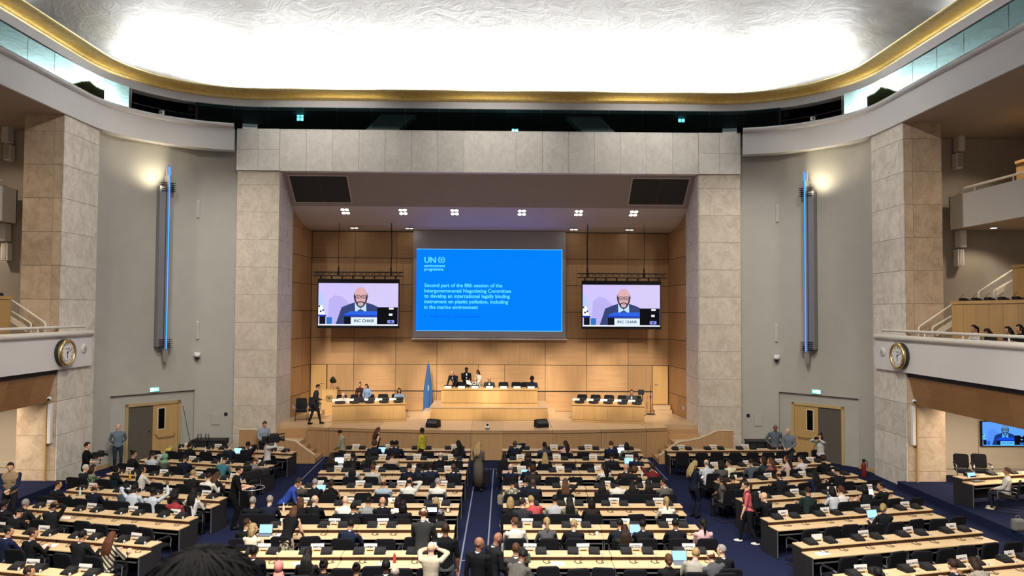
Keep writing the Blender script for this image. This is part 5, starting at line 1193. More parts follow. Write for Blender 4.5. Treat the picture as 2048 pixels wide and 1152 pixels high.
# ------------------------------------------------------------------ seated delegates: 'x hair top skin pose [dy]' by block and row
SEAT = {
('CL',1): '747 cn J1a2030 b w;783 sk J161b2e c w;791 sk J161b2e c w;917 lk J202428 b t',
('CL',2): '664 ld J2a2420 b r;704 sk J14161c d w;737 lk T33402f b w;783 uk Jb59a80 c w;881 bg J101114 a w;911 sk J121318 c r',
('CL',3): '704 lk Jb8b4ae d w;746 sr Ja8a59c b r;817 sk J151a2b b w;837 sk J1c2233 d R;861 sk J1a2036 d t;907 Bk J161a2a d r',
('CL',4): '598 sn J4a443c a r;627 sg J14161c a w;661 kd N101010 b w;767 bn S8e9fb0 b r;817 bk Sc4c2b8 b h;874 sg Tc9c4bc a T',
('CL',5): '506 sg J16171c a r;536 sg J161c30 a w;598 mn T131316 a w;626 bg J141518 a T;688 Bw Td2cec6 a w;707 sk J131418 b r -.42;735 sk S7c817c b w;765 Bd J12131a b t;795 mk Tc9c5bc c w;806 mk J18181a c r -.45;872 my T2e2c36 a r',
('CL',6): '489 sd J15161a b T;501 my Tcbbca0 a T -.45;690 sk J182038 b R',
('CL',7): '508 sk J15161a c r .1;611 lk J1c1c20 b w -.35;558 fq J26282c b r -.85;648 uk J131316 b r -.85;713 uk J131316 b r -.9;772 sk J131316 d r -.85;790 bg J2a2a2c a r -1.1',
('CR',1): '1030 Bk J141a2c d h;1090 sk T3a3d42 d w;1132 ld Nc99a88 b t;1222 sn J161f3c a r .15;1254 mk J4c4a42 b w',
('CR',2): '1009 lk J141416 b r;1057 cd J141416 c w;1090 ly J141416 a w;1224 sk J1c1f26 c w;1272 sk J182036 c r',
('CR',3): '1021 bg J141a2e a r;1060 sk J141a2e b w;1066 cd J2a2624 b r -.35;1210 lk Tc4bcae b t;1253 Bk J301c20 b h;1264 cn T1c1a1c b R -.3;1306 kd T6a1a20 b H',
('CR',4): '1025 uk Tb0a88e b w;1050 sk J151a2a b w .2;1066 Bk J161c2c d w;1131 ln T1e1c1c a h;1204 lk J2e2422 b r;1236 sk Sc6c2b8 d w;1264 lk J1a1a1c b r;1273 bk J17181c c d;1296 lk T16161a b r;1331 sk J55534c b t',
('CR',5): '1021 my J17171b a r;1044 sd T2a2d34 a T -.3;1072 sy Tb03c40 a L;1111 sk S9a9c9e b w;1139 lk J6c6a54 b r;1184 mk J281e1e b w;1335 py Td2c8b2 a w',
('CR',6): '1032 sn Sc4bfb2 b t;1095 py J4a4a4e a w;1147 sy J16171c a T;1241 sk J1a1e2a b w;1249 ld J23271f b r -.4;1288 sk J16181e c w;1353 sk J14151b c w;1406 pk Tc79aa0 c r',
('CR',7): '1032 sn J3c3a38 b r .1;1337 kn J15151a a r -.5;1385 sy T8f8a80 a R -.2;1438 br T46484c a L -.25;1449 sg J17181c a t',
('WL',1): '354 ly J23211e a r;381 kd J18181c b r;456 sg J1c2434 a T;492 sk J15171e c h',
('WL',2): '262 uk J1a1a1e b T;301 sd Saab4bc b h;324 fe J4a4a44 b w;365 sk J161d30 b w;439 sk T2a6c78 b d;501 bn T6c6c68 b d',
('WL',3): '165 sw J1a1e26 a T;180 md T2c3a2a b T -.0;226 fk J14242c b T;279 lk Tc8c0b2 b T;380 sy J1c1c1e a w;411 sd Sd0ccc4 a w -.3;423 ln J1f1c1e a d',
('WL',4): '109 sd J17191e b T;182 bn J171c2a b w;244 mk T3a4654 d w;262 sk Sb2bac6 d H;303 sk Saeb8c4 d u;344 lk J15151a d w;351 sk T94242e d r -.45;381 lk Tc4c0bc d w',
('WL',5): '10 sk J1a1a1e c r;40 sg J1d1f22 b w;100 bk J1d1e22 c h;21 sk J15161a b d -.6',
('WL',6): '8 sk J172040 b T;57 sd J14151a b T;153 sk J16171c b w;212 lr T6c6250 a w',
('WL',7): '47 sd J161a26 b T',
('WR',2): '1417 bg Sb4b8be a w;1446 mk T4c4c4c b w -.3;1462 sd Tc9c49c b t;1507 sd J48505c b w;1531 md J24363c b t;1546 lr T5c2028 b t -.2;1579 ld Tc9a89c b t;1607 sk Sc8c4c4 b t;1652 cd J16161a b w',
('WR',3): '1448 ld T54504a b P -.1;1470 sk T17171b b h -.15;1564 bd J1b1d24 b w;1634 lk J1e2440 b w;1680 sk J17181e b w',
('WR',4): '1534 Bw J1a1c20 a t -.1;1618 sd S1a2e2a b R;1672 mk Tb8bcc4 b w;1689 kr Tcac4bc a w;1736 mk N1b1c22 b w;1769 sk J15161b b t',
('WR',5): '1771 ky J16171c a T', ('WR',6): '',
('WR',7): '1754 pk J4a4030 d r .1;1919 sd J17181d a w;1979 md T8c8478 c b .2;1826 bg J333333 a r -.3',
}
HXN = {}
def colour_word(hx):
    r, g, b = [int(hx[i:i+2],16) for i in (0,2,4)]; mx, mn = max(r,g,b), min(r,g,b)
    if mx < 34 and b-r < 8: return 'black'
    if mx < 72: return 'navy' if b-r > 12 else 'dark green' if g > r+6 and g > b else 'maroon' if r > g+15 else 'charcoal'
    if mx-mn < 26: return 'white' if mx > 190 else 'light grey' if mx > 140 else 'grey'
    if r > g+50: return 'pink' if g > 120 else 'red'
    if b > r+30: return 'blue'
    if b > r+8: return 'pale blue'
    if g > r+10: return 'green'
    return 'cream' if mx > 185 else 'beige' if mx > 130 else 'olive'
TW = dict(J='jacket', S='shirt', T='top', N='sleeveless top')
def describe(spec):
    hs, tp, sk = spec.split()[:3]
    hw = 'bald' if hs[0] == 'B' else '%s scarf' % dict(k='black',e='green',q='red').get(hs[1],'') if hs[0] == 'f' else '%s %s hair' % (HT[hs[0]], HCT[hs[1]])
    return '%s %s' % (colour_word(tp[1:]), TW[tp[0]]), hw
M_STRIPE = None
def stripes():
    m, nt, b = _nt('striped_knit'); b.inputs['Roughness'].default_value = .9; v, oi = coords(nt,(1,1,1),0)
    w = N(nt,'ShaderNodeTexWave'); w.inputs['Scale'].default_value = 5.5; w.bands_direction = 'DIAGONAL'; L(nt, v, w.inputs['Vector']); r = ramp(nt,[(.45,(.02,.018,.016)),(.55,(.42,.37,.27))]); L(nt, w.outputs['Fac'], r.inputs[0]); L(nt, r.outputs[0], b.inputs['Base Color']); return m
def spotted(name, c1, c2, sc):
    m, nt, b = _nt(name); b.inputs['Roughness'].default_value = .9; v, oi = coords(nt,(1,1,1),0)
    w = N(nt,'ShaderNodeTexNoise'); w.inputs['Scale'].default_value = sc; w.inputs['Detail'].default_value = 1; L(nt, v, w.inputs['Vector']); r = ramp(nt,[(.47,c1),(.53,c2)]); L(nt, w.outputs['Fac'], r.inputs[0]); L(nt, r.outputs[0], b.inputs['Base Color']); return m
PATTERN = {('WL',6,212): stripes(), ('CR',1,1254): spotted('floral_print',(.08,.08,.07),(.32,.30,.24),22), ('WR',2,1546): spotted('red_print',(.12,.02,.03),(.25,.10,.10),30), ('CR',4,1025): spotted('camouflage_print',(.10,.09,.06),(.40,.36,.28),14), ('CL',5,872): spotted('dark_floral_print',(.02,.02,.03),(.25,.22,.24),16), ('WL',3,180): spotted('green_print',(.02,.05,.02),(.20,.22,.16),18)}
for (blk,row), (FM, ln, n) in BLK.items():
    inv = FM.inverted(); taken = []
    ent = [e.split() for e in SEAT.get((blk,row),'').split(';') if e.strip()]; ent.sort(key=lambda e: float(e[0]))
    rows_ = []
    for e in ent:
        px = float(e[0]); pose = e[4]; dy = float(e[5]) if len(e) > 5 else 0.0
        # slide along the row until the seat projects to that column of the hall
        lo, hi = -2.0, ln+2.0; yy = -.40+dy
        for _ in range(30):
            mid = (lo+hi)/2; q = FM @ Vector((mid,yy,1.1)); d = q-Vector((CAMX,0,CAMZ)); sx = 1024+FPX*d.dot(cr)/d.dot(cf)
            if sx < px: lo = mid
            else: hi = mid
        rows_.append((mid,yy,pose,' '.join(e[1:4]),dy,px))
    for k, (x, yy, pose, spec, dy, px) in enumerate(rows_):
        w = FM @ Vector((x,yy,0)); rz = math.atan2(FM[1][0],FM[0][0])+random.uniform(-.08,.08)
        cw, hw = describe(spec)
        lab = '%s, %s, seated %s from left, %s row %s' % (cw, hw, ORD[k+1], BS[blk], NUM[row])
        o = person((w.x,w.y,0), rz, pose, spec, 'person in '+lab, 'seated delegates', scale=random.uniform(.97,1.03))
        pm = PATTERN.get((blk,row,int(px)))
        if pm:
            for i in ((1,2,3) if spec.split()[1][0] != 'N' else (1,)): o.material_slots[i].material = pm
        taken.append((x,yy)); 
        c = FM @ Vector((x,yy-.06,0)); chair((c.x,c.y,0), rz, 'black chair under %s occupant from left, %s row %s' % (ORD[k+1], BS[blk], NUM[row]), 'chairs at the delegate desks')
    free = 0
    for i in range(n):
        x = ln/n*(i+.5)
        if any(abs(x-a) < .56 and b > -1.0 for a, b in taken): continue
        free += 1; yj = -.42+random.uniform(-.08,.12); c = FM @ Vector((x,yj,0)); chair((c.x,c.y,0), math.atan2(FM[1][0],FM[0][0])+random.uniform(-.15,.15), 'empty black chair, %s vacant seat from left, %s row %s' % (ORD[free], BS[blk], NUM[row]), 'chairs at the delegate desks')
# ================================================================== STANDING PEOPLE, CREW, PROPS
def stand(px, py, base, h, rz, pose, spec, label, grp=None, **k):
    """px,py: where the crown of the head shows; base: level stood on"""
    Y = k.pop('Y', None)
    if Y: p = aty(px, py, Y); h = h if POSES[pose].get('lean',0) > 20 else min(1.9,max(1.5,p.z-base)); p = aty(px, py, Y)
    else: p = atz(px, py, base+h)
    o = person((p.x,p.y,base), math.radians(rz), pose, spec, label, grp, scale=h/1.735, **k); return o, p
def sit(px, Y, z, rz, pose, spec, label, **k):
    p = aty(px, 700, Y); return person((p.x,Y,z), math.radians(rz), pose, spec, label, **k)
def loc(o, v): return o.matrix_world @ Vector(v)
SH = 'seat'
# --- hall floor, left
o, p = stand(22,924,.25,1.76,200,'front','sd S1c2640 a','person in tan press vest standing at the left platform', legs='1a1a1c')
o.material_slots[1].material = cloth('8f7650')
q = MB(); U_ = BODY[('front',False)][1]
for sx_ in (-1,1): q.bbox(sx_*.09-.05,sx_*.09+.05,.115,.145,.1,.22,.012); q.bbox(sx_*.09-.045,sx_*.09+.045,.12,.145,.27,.36,.012)
link('vest_pockets', q.mesh('vest_pockets', cloth('836b48')), o, U_)
o, p = stand(172,885,0,1.76,-75,'grip','sk T121214 a','person in black tee holding a gimbal camera by the left pier', legs='101114')
def video_camera(M, label, big=1.0):
    t = thing('video_camera', label, 'camera'); t.matrix_world = M @ Matrix.Scale(big,4)
    MB().bbox(-.075,.075,-.2,.14,-.1,.11,.02).build('body', M_BLACK, t); MB().lathe([(.06,0),(.06,.08),(.085,.13),(.08,.15)],16,M=TR(0,.14,0)@ROT(-90,0,0)).build('lens', M_BLKM, t, True)
    MB().tube([(0,-.12,.09),(0,-.1,.17),(0,.1,.17),(0,.12,.09)],.014,6).build('handle', M_BLACK, t); MB().bbox(-.16,-.07,-.1,.06,.06,.13,.01).build('viewfinder', M_BLACK, t); MB().bbox(-.09,.09,-.34,-.22,-.09,.1,.02).build('battery', M_BLACK, t); MB().tube([(.04,.0,.12),(.04,.3,.15)],.018,6).build('microphone', M_BLKF, t)
    return t
w = loc(o,(.08,.46,1.34)); t = video_camera(TR(w) @ Matrix.Rotation(math.radians(-75),4,'Z'), 'black gimbal video camera held by the left pier', .75); MB().tube([(0,0,-.08),(0,-.02,-.42)],.022,8).build('grip', M_BLACK, t)
stand(237,848,0,1.78,-150,'behind','bg S61707f a','person in pale blue uniform shirt standing by left double doors', legs='26303c')
stand(527,841,0,1.78,-140,'look','sn S8f9dab a','person in light blue shirt standing by left parapet', legs='1a1a1d')
o, p = stand(535,874,0,1.74,-60,'shoulder','sd Sb4b6b4 b','person in pale shirt shouldering a video camera near left stairs', legs='121215')
video_camera(TR(loc(o,(.12,.20,1.66))) @ Matrix.Rotation(math.radians(-60),4,'Z'), 'black shoulder camera carried near the left stairs', 1.2)
o, p = stand(467,932,0,1.78,-70,'op','sk T0e0e10 a','person in black working a pedestal camera in left aisle', legs='0d0d10')
CP = atz(503,1035,0)
t = thing('pedestal_camera', 'large broadcast camera on a wheeled pedestal in the left aisle', 'camera', (CP.x,CP.y,0), math.radians(-40))
MB().lathe([(.10,.25),(.12,.3),(.12,.75),(.08,.8),(.07,1.1)],18).build('column', M_BLKM, t, True)
MB().add(*(lambda R,r,n,m: ([((R+r*math.cos(2*PI*j/m))*math.cos(2*PI*i/n),(R+r*math.cos(2*PI*j/m))*math.sin(2*PI*i/n),.88+r*math.sin(2*PI*j/m)) for i in range(n) for j in range(m)],[(i*m+j,i*m+(j+1)%m,((i+1)%n)*m+(j+1)%m,((i+1)%n)*m+j) for i in range(n) for j in range(m)]))(.36,.018,28,6)).build('steering_ring', M_CHROME, t, True)
for k in range(3):
    a = 2*PI*k/3; MB().tube([(0,0,.3),(.42*math.cos(a),.42*math.sin(a),.12)],.035,8).build('leg', M_BLKM, t); MB().lathe([(.07,-.03),(.07,.03)],14,M=TR(.42*math.cos(a),.42*math.sin(a),.07)@ROT(90,0,math.degrees(a))).build('wheel', M_BLACK, t)
    MB().tube([(.1*math.cos(a),.1*math.sin(a),.8),(.36*math.cos(a),.36*math.sin(a),.88)],.012,6).build('spoke', M_CHROME, t)
MB().bbox(-.12,.12,-.25,.25,1.15,1.42,.03).build('camera_body', M_BLACK, t); MB().bbox(-.13,-.12,-.2,.2,1.2,1.36,.004).build('side_plate', M_CHROME, t); MB().bbox(-.11,.11,.25,.55,1.17,1.40,.04).build('lens_box', M_BLKM, t); MB().lathe([(.11,0),(.13,.1)],18,M=TR(0,.55,1.29)@ROT(-90,0,0)).build('front_lens', M_DGLASS, t, True); MB().bbox(-.09,.09,-.26,-.06,1.44,1.58,.02).build('viewfinder', M_BLACK, t); MB().tube([(.1,-.3,1.2),(.25,-.6,1.05)],.018,6).build('pan_bar', M_CHROME, t); MB().tube([(-.1,-.3,1.2),(-.25,-.6,1.05)],.018,6).build('pan_bar', M_CHROME, t); MB().bbox(-.12,.12,-.15,.15,1.05,1.15,.02).build('pan_head', M_BLKM, t)
stand(567,950,0,1.66,-75,'lean','sd T1c3e9a b','person in royal blue top leaning over in the left aisle', legs='15161c')
# --- before the stage
stand(686,860,0,1.64,75,'look','sk J8d8468 b','person in khaki jacket looking down before the stage', legs='20201e', fem=False)
stand(752,855,0,1.70,-60,'walk','lr N1c1c20 a','person with auburn hair in dark patterned dress before the stage', skirt=(.95,.45,cloth('1f1c20')))
o, p = stand(845,856,0,1.68,60,'stand','sk Taaa018 d','person in bright yellow shirt standing before the stage', legs='1a1a1d')
for i in (1,2,3): o.material_slots[i].material = spotted('yellow_print',(.50,.42,.02),(.22,.20,.02),26) if i == 1 else o.material_slots[1].material
o, p = stand(957,884,0,1.70,-20,'front','ly S5a5046 a','person with blonde hair in long brown dress in centre aisle', skirt=(1.05,.2,cloth('5a5046')), legs='54493e')
t = thing('shopping_bag', 'black bag hanging beside the person in the long brown dress', 'bag'); t.matrix_world = TR(p.x+.28,p.y,0)
MB().bbox(-.13,.13,-.07,.07,.28,.72,.03).build('pouch', M_BLKF, t); MB().tube([(-.08,0,.7),(-.05,0,1.0),(.02,0,1.05),(.08,0,.7)],.012,6).build('strap', M_BLKF, t)
# --- centre-left foreground
o, p = stand(573,1010,0,1.68,-10,'lean','mn N101012 a','person in sleeveless black top and leopard skirt leaning at row six', skirt=(.98,.35,spotted('leopard_print',(.42,.38,.27),(.05,.04,.03),18)), legs='b89878')
o, p = stand(845,1019,0,1.80,-5,'op','br J2a2c2c a','person in dark sweater with headphones working a tripod camera', legs='3a3c36')
H_ = BODY[('op',False)][2]; hp = MB(); hp.tube([H_@Vector((.088*math.sin(a),.0,.125+.105*math.cos(a))) for a in [(-PI/2+PI*k/10) for k in range(11)]],.012,6); link('headphone_band', hp.mesh('headphone_band',M_BLACK), o)
for s_ in (-1,1): e = MB(); e.ell(H_@Vector((s_*.092,0,.115)),(.022,.04,.045),10,8); link('ear_cup', e.mesh('ear_cup',M_BLACK,True), o)
CP = loc(o,(.12,.62,0))
t = thing('tripod_camera', 'black video camera with small lit monitor on a tripod, row five', 'camera', (CP.x,CP.y,0))
for k in range(3):
    a = 2*PI*k/3+.5; MB().tube([(0,0,1.25),(.2*math.cos(a),.2*math.sin(a),.6),(.42*math.cos(a),.42*math.sin(a),.02)],[.025,.022,.016],8).build('leg', M_BLKM, t)
MB().lathe([(.05,1.2),(.07,1.3),(.07,1.4)],14).build('fluid_head', M_BLKM, t); MB().bbox(-.09,.09,-.22,.25,1.4,1.62,.02).build('camera_body', M_BLACK, t); MB().lathe([(.06,0),(.07,.2),(.085,.28)],16,M=TR(0,.25,1.5)@ROT(-90,0,0)).build('lens', M_BLKM, t, True)
mn = MB().bbox(-.14,.14,-.3,-.26,1.62,1.84,.01).build('monitor', M_BLACK, t); MB().box(-.11,.11,-.304,-.3,1.66,1.76).build('screen', emit('monitor_glow',(.55,.65,.95),1.0), mn); MB().tube([(.06,-.2,1.38),(.12,-.6,1.2)],.014,6).build('pan_bar', M_BLKM, t)
stand(891,1048,0,1.80,5,'stand','sd T0d0e12 c','person in black tee standing at the left edge of centre aisle', legs='5a5c5a')
o, p = stand(862,1085,0,1.70,-8,'photo','Bg Ta89c84 a','person with bald head in beige shirt raising a small camera', legs='2a2c34')
t = thing('photo_camera', 'small camera raised by the person in the beige shirt', 'camera'); t.matrix_world = TR(loc(o,(0,.30,1.62))) @ Matrix.Rotation(math.radians(-8),4,'Z')
MB().bbox(-.07,.07,-.03,.03,-.04,.05,.012).build('body', M_BLACK, t); MB().lathe([(.035,0),(.035,.07)],14,M=TR(0,.03,0)@ROT(-90,0,0)).build('lens', M_BLACK, t); MB().box(-.05,.05,-.033,-.03,-.03,.035).build('screen', emit('monitor_glow',(.55,.65,.95),1.0), t)
stand(957,1075,0,1.80,-10,'turn','Bk J0f1014 c','person with bald head in black suit looking back, centre aisle', legs='0f1014')
stand(985,1066,0,1.80,-55,'look','Bd J17181c c','person with bald head in dark suit bowing toward row seven', legs='14151a')
stand(1022,1096,0,1.78,-35,'lean','sk J4a4844 c','person in grey suit bent over the desk of row seven', legs='3a3836')
# --- right
o, p = stand(1387,921,0,1.72,-60,'phone','ly J161c30 a','person with long blonde hair in navy suit, right aisle', legs='161b2c')
t = thing('phone', 'small phone held by the blonde person in the navy suit', 'phone'); t.matrix_world = TR(loc(o,(-.01,.36,1.17))) @ ROT(40,0,-60); MB().bbox(-.036,.036,-.075,.075,-.004,.004,.003).build('case', M_BLACK, t); MB().box(-.032,.032,-.07,.07,.004,.005).build('screen', emit('phone_glow',(.7,.8,1),.8), t)
o, p = stand(1498,962,0,1.68,70,'walk','pd Tc4525a a','person in coral top with black backpack, right aisle', legs='14151c', shoes='d0ccc8')
t = thing('backpack', 'black backpack worn by the person in the coral top', 'backpack'); t.matrix_world = o.matrix_world @ BODY[('walk',True)][1] @ TR(0,-.20,.28)
MB().bbox(-.15,.15,-.1,.09,-.25,.22,.06).build('pack', M_BLKF, t); MB().bbox(-.11,.11,-.14,-.1,-.2,.02,.02).build('front_pocket', M_BLKF, t)
for s_ in (-1,1): MB().tube([(s_*.1,.08,.2),(s_*.11,.2,.26),(s_*.11,.34,.1),(s_*.12,.3,-.1),(s_*.12,.1,-.2)],.018,6).build('strap', M_BLKF, t)
stand(1550,849,0,1.80,178,'hips','bk S525f6c c','person in blue uniform shirt, hands on hips, behind right desks', legs='222c38')
stand(1578,855,0,1.76,140,'look','bg S66727f a','person in blue uniform shirt looking down beside right doors', legs='222c38', fem=False)
o, p = stand(1641,868,0,1.66,125,'photo','md Sb9b9b4 b','person in white blouse taking a photo by right doors', legs='15161a')
t = thing('photo_camera', 'black camera held up by the person in the white blouse', 'camera'); t.matrix_world = TR(loc(o,(0,.28,1.60))) @ Matrix.Rotation(math.radians(125),4,'Z')
MB().bbox(-.07,.07,-.03,.03,-.04,.05,.012).build('body', M_BLACK, t); MB().lathe([(.035,0),(.04,.09)],14,M=TR(0,.03,0)@ROT(-90,0,0)).build('lens', M_BLACK, t)
t = thing('shoulder_bag', 'black shoulder bag worn by the person in the white blouse', 'bag'); t.matrix_world = o.matrix_world @ TR(.26,.02,.95); MB().bbox(-.05,.05,-.15,.15,-.14,.12,.02).build('pouch', M_BLKF, t); MB().tube([(-.02,.12,.1),(-.1,.14,.3),(-.26,.1,.52),(-.38,.0,.5)],.012,6).build('strap', M_BLKF, t)
# --- stage people
o, p = stand(619,786,ST,1.76,-78,'climb','sk J24282c b','person in charcoal suit climbing the left stage stairs', legs='22262a')
o.location.z = ST-.02; o.location.x = atz(617,858,ST-.1).x; o.location.y = 32.15
def on_table(S, x, dy, base=0): return S[0] @ Vector((x,dy,0))
def tsit(S, x, dy, pose, spec, label, side=0):
    w = S[0] @ Vector((x,dy,0)); rz = math.pi+math.atan2(S[0][1][0],S[0][0][0]); return person((w.x,w.y,ST), rz, pose, spec, label, 'people on the stage')
tsit(SDL,.45,.95,'d','Bg Scfccc4 a','person with bald head in white shirt at the left stage table')
tsit(SDL,1.15,.95,'w','mk J26262e c','person in dark jacket behind front row of left stage table')
tsit(SDL,3.0,1.98,'w','md S7e98b8 b','person in pale blue shirt at right end of left stage table')
stand(735,767,ST,1.68,165,'look','md S6888b4 b','person in blue blouse standing at the left stage table', fem=True, Y=34.9)
stand(720,771,ST,1.60,180,'stand','ud T3a1c1e b','person with topknot in dark red standing behind left stage table', fem=True, Y=35.3)
tsit(SDR,2.68,1.98,'w','sd J3c3e44 b','person in grey suit alone at the right stage table')
def dais(px, pose, spec, label, Y=34.85, **k): return sit(px, Y, BZ, 180, pose, spec, label, group='people on the stage', **k)
o = dais(951,'w','my Tc8c4b8 a','person with blonde hair in black and white print at head table'); pm = spotted('black_white_print',(.62,.60,.55),(.02,.02,.02),20)
for i in (1,2,3): o.material_slots[i].material = pm
dais(979,'w','Bg J2c3038 b','person with bald head in grey suit and tie at head table')
dais(1064,'w','ck J1c2238 d','person with curly black hair in navy jacket at head table')
stand(912,750,BZ,1.70,155,'lean','bg J1c2230 a','person with grey hair leaning over the left of head table', fem=False, Y=35.0)
stand(932,734,BZ,1.82,-165,'paper','sk J121317 d','person in black suit holding papers behind head table', Y=35.5)
stand(957,740,BZ,1.70,130,'front','md Sc6c0b4 c','person in white shirt standing behind the head table', fem=False, Y=35.6)
tag(MB().box(-.11,.11,-.15,.15,0,.006,M=TR(*aty(937,765,34.6)) @ ROT(35,10,20)).build('paper_sheet', M_PAPER), 'white papers held over the head table', 'paper')
# --- right platform: desk, seated man, spare chairs; balcony sitters
def extra_desk(x, y, ln, rz, label, z=.25):
    t = thing('platform_desk', label, 'desk'); t.matrix_world = TR(x,y,z) @ Matrix.Rotation(rz,4,'Z'); D = desk_meshes(ln)
    for k, nm in enumerate(('worktop','shelf','riser','modesty_panel','tray','tray_edge')): link(nm, D[k], t)
    for xx in (.01, ln-.04): link('end_panel', D[6], t, TR(xx,0,0)); link('leg', D[7], t, TR(xx+.015,0,0)); link('foot_bar', D[8], t, TR(xx+.015,0,0))
    return t.matrix_world
D1 = extra_desk(15.0,22.1,3.6,math.radians(14),'far pale desk on the right platform below the balcony'); D2 = extra_desk(15.9,19.6,3.6,math.radians(14),'near pale desk on the right platform below the balcony')
for k in range(4): console(D1 @ TR(.5+.85*k,.62,.845), 'console on the far right platform desk, %s from left' % ORD[k+1], 'platform desk consoles')
for k in range(3): console(D2 @ TR(.4+.85*k,.62,.845), 'console on the near right platform desk, %s from left' % ORD[k+1], 'platform desk consoles')
laptop(D1 @ TR(.45,.36,.76), 'open laptop on the far right platform desk'); laptop(D2 @ TR(.7,.3,.76), 'open laptop on the near right platform desk', True)
w = D1 @ Vector((.75,-.42,0)); person((w.x,w.y,.25), math.radians(50), 'r', 'sn Sc6c2ba b', 'person in white shirt and dark vest seated on the right platform', scale=1.0, legs='23252c', shoes='c8c0a0')
chair((w.x,w.y-.05,.25), math.radians(50), 'black chair under the person on the right platform', 'right platform chairs')
for k, px in enumerate((1927,1963)): p = aty(px,950,25.5); chair((p.x,25.5,.25), PI*.9, '%s empty black chair against the cream wall at right' % ('left' if k == 0 else 'right'), 'right platform chairs')
for k, (x, y) in enumerate(((17.3,22.0),(18.2,22.3),(17.6,19.2))): chair((x,y,.25), .2, ['left empty chair at the far right platform desk','right empty chair at the far right platform desk','empty chair at the near right platform desk'][k], 'right platform chairs')
for k, (px, py, spec) in enumerate(((1957,649,'pk Tc6c0b8 b'),(1993,653,'md T2a2424 b'),(2026,652,'lk T222226 b'),(2049,648,'lk T202024 b'))):
    p = atx(px, py, 15.98); person((15.98,p.y,p.z-1.32), math.radians(90), 'd' if k == 1 else 'w', spec, 'person seated in right balcony front row, %s from the pier' % ORD[k+1], 'balcony sitters')
    chair((16.05,p.y,p.z-1.32), math.radians(90), 'black chair under the %s balcony sitter' % ORD[k+1], 'balcony chairs')
tag(MB().box(15.65,16.4,18,25.3,4.45,4.52).build('balcony_riser', M_SOFF), 'low riser under the right balcony front seats', 'riser')
for s in (-1,1):
    for k in range(7): console(TR(s*15.32,25.0-.85*k,5.32) @ Matrix.Rotation(s*PI/2,4,'Z'), 'console on %s balcony front ledge, %s from the pier' % ('left' if s < 0 else 'right', ORD[k+1]), 'balcony consoles', False)
    for k in range(5):
        t = console(TR(s*16.7,25.05-.655*k,6.66) @ Matrix.Rotation(s*PI/2,4,'Z'), 'console on %s balcony second tier, %s from the stair' % ('left' if s < 0 else 'right', ORD[k+1]), 'balcony consoles', False)
        m = MB(); m.tube([(.05,.06,.1),(.05,.1,.16),(.05,-.02,.24)],.008,5); m.build('gooseneck', M_BLACK, t)
# --- things on the desks
BOT = {}
def bottle(M, c, label, h=.24):
    if c not in BOT:
        a = MB(); a.lathe([(.03,0),(.034,.01),(.034,.15),(.014,.19),(.014,.215)],14); b = MB(); b.lathe([(.017,.21),(.017,.24)],12); BOT[c] = (a.mesh('flask', plain('bottle_'+c, srgb(c), .3), True), b.mesh('cap', M_WHITE))
    t = thing('bottle', label, 'bottle'); t.matrix_world = M @ Matrix.Scale(h/.24,4); link('flask', BOT[c][0], t); link('cap', BOT[c][1], t)
def desk_at(blk, row, px, y, z):
    FM, ln, n = BLK[(blk,row)]; lo, hi = -1.0, ln+1.0
    for _ in range(30):
        mid = (lo+hi)/2; q = FM @ Vector((mid,y,z)); d = q-Vector((CAMX,0,CAMZ)); sx = 1024+FPX*d.dot(cr)/d.dot(cf)
        if sx < px: lo = mid
        else: hi = mid
    return FM @ TR(min(ln-.18,max(.18,mid)),y,z)
for blk, row, px, lab, wh in (('CL',1,762,'laptop showing violet screen, centre-left row one',0),('CL',2,677,'white-screened laptop at the left end, centre-left row two',1),('CL',4,638,'laptop before the grey-haired delegate, centre-left row four',0),('CL',6,528,'bright blue laptop at the left end, centre-left row six',0),('CR',1,1244,'white-screened laptop, centre-right row one',1),('CR',2,1259,'laptop at the right end, centre-right row two',0),('CR',3,1052,'laptop near the aisle, centre-right row three',0),('CR',6,1274,'laptop before the fourth delegate, centre-right row six',0),('CR',7,1362,'dark blue laptop, centre-right row seven',0),('WL',1,471,'blue laptop, left-wing row one',0),('WR',5,1752,'laptop before the only delegate, right-wing row five',0),('WR',4,1745,'white-screened laptop, right-wing row four',1)):
    laptop(desk_at(blk,row,px,.24,.74), lab, bool(wh))
t_ = desk_at('CR',6,1330,.2,.74)
for blk, row, px, c, lab in (('CL',2,692,'5a6a60','grey-green bottle, centre-left row two'),('CR',3,1284,'c8ccd0','white bottle at the right end, centre-right row three'),('CL',5,546,'c9c2b4','white flask at the left end, centre-left row five'),('CL',6,698,'b8404a','red bottle beside navy jacket, centre-left row six'),('CL',7,789,'a03c30','small red bottle, centre-left row seven'),('WL',1,411,'c8c8c4','white bottle, left-wing row one'),('WL',3,260,'c8a020','yellow bottle, left-wing row three'),('CR',7,1058,'3a4a3c','dark can before the Kuwait plate, centre-right row seven'),('WR',4,1656,'2a5a7a','blue bottle, right-wing row four'),('WL',4,160,'b0c4c0','clear bottle, left-wing row four'),('CL',5,728,'c4c8c8','pale bottle beside grey shirt, centre-left row five')):
    bottle(desk_at(blk,row,px,.30,.74), c, lab)
def cup(M, c, label):
    t = thing('cup', label, 'cup'); t.matrix_world = M; MB().lathe([(.03,0),(.04,.1),(.036,.1),(.027,.01)],14,cap=False).build('wall', plain('cup_'+c, srgb(c), .5), t, True); MB().lathe([(.029,0),(.029,.012)],14).build('base', plain('cup_'+c, srgb(c), .5), t)
cup(desk_at('CL',5,896,.25,.74),'b8b4ac','paper cup at the aisle end, centre-left row five'); cup(desk_at('WL',1,508,.3,.74),'a01c1c','red cup, left-wing row one'); cup(desk_at('CR',6,1194,.2,.74),'c8c2b4','small white cup, centre-right row six')
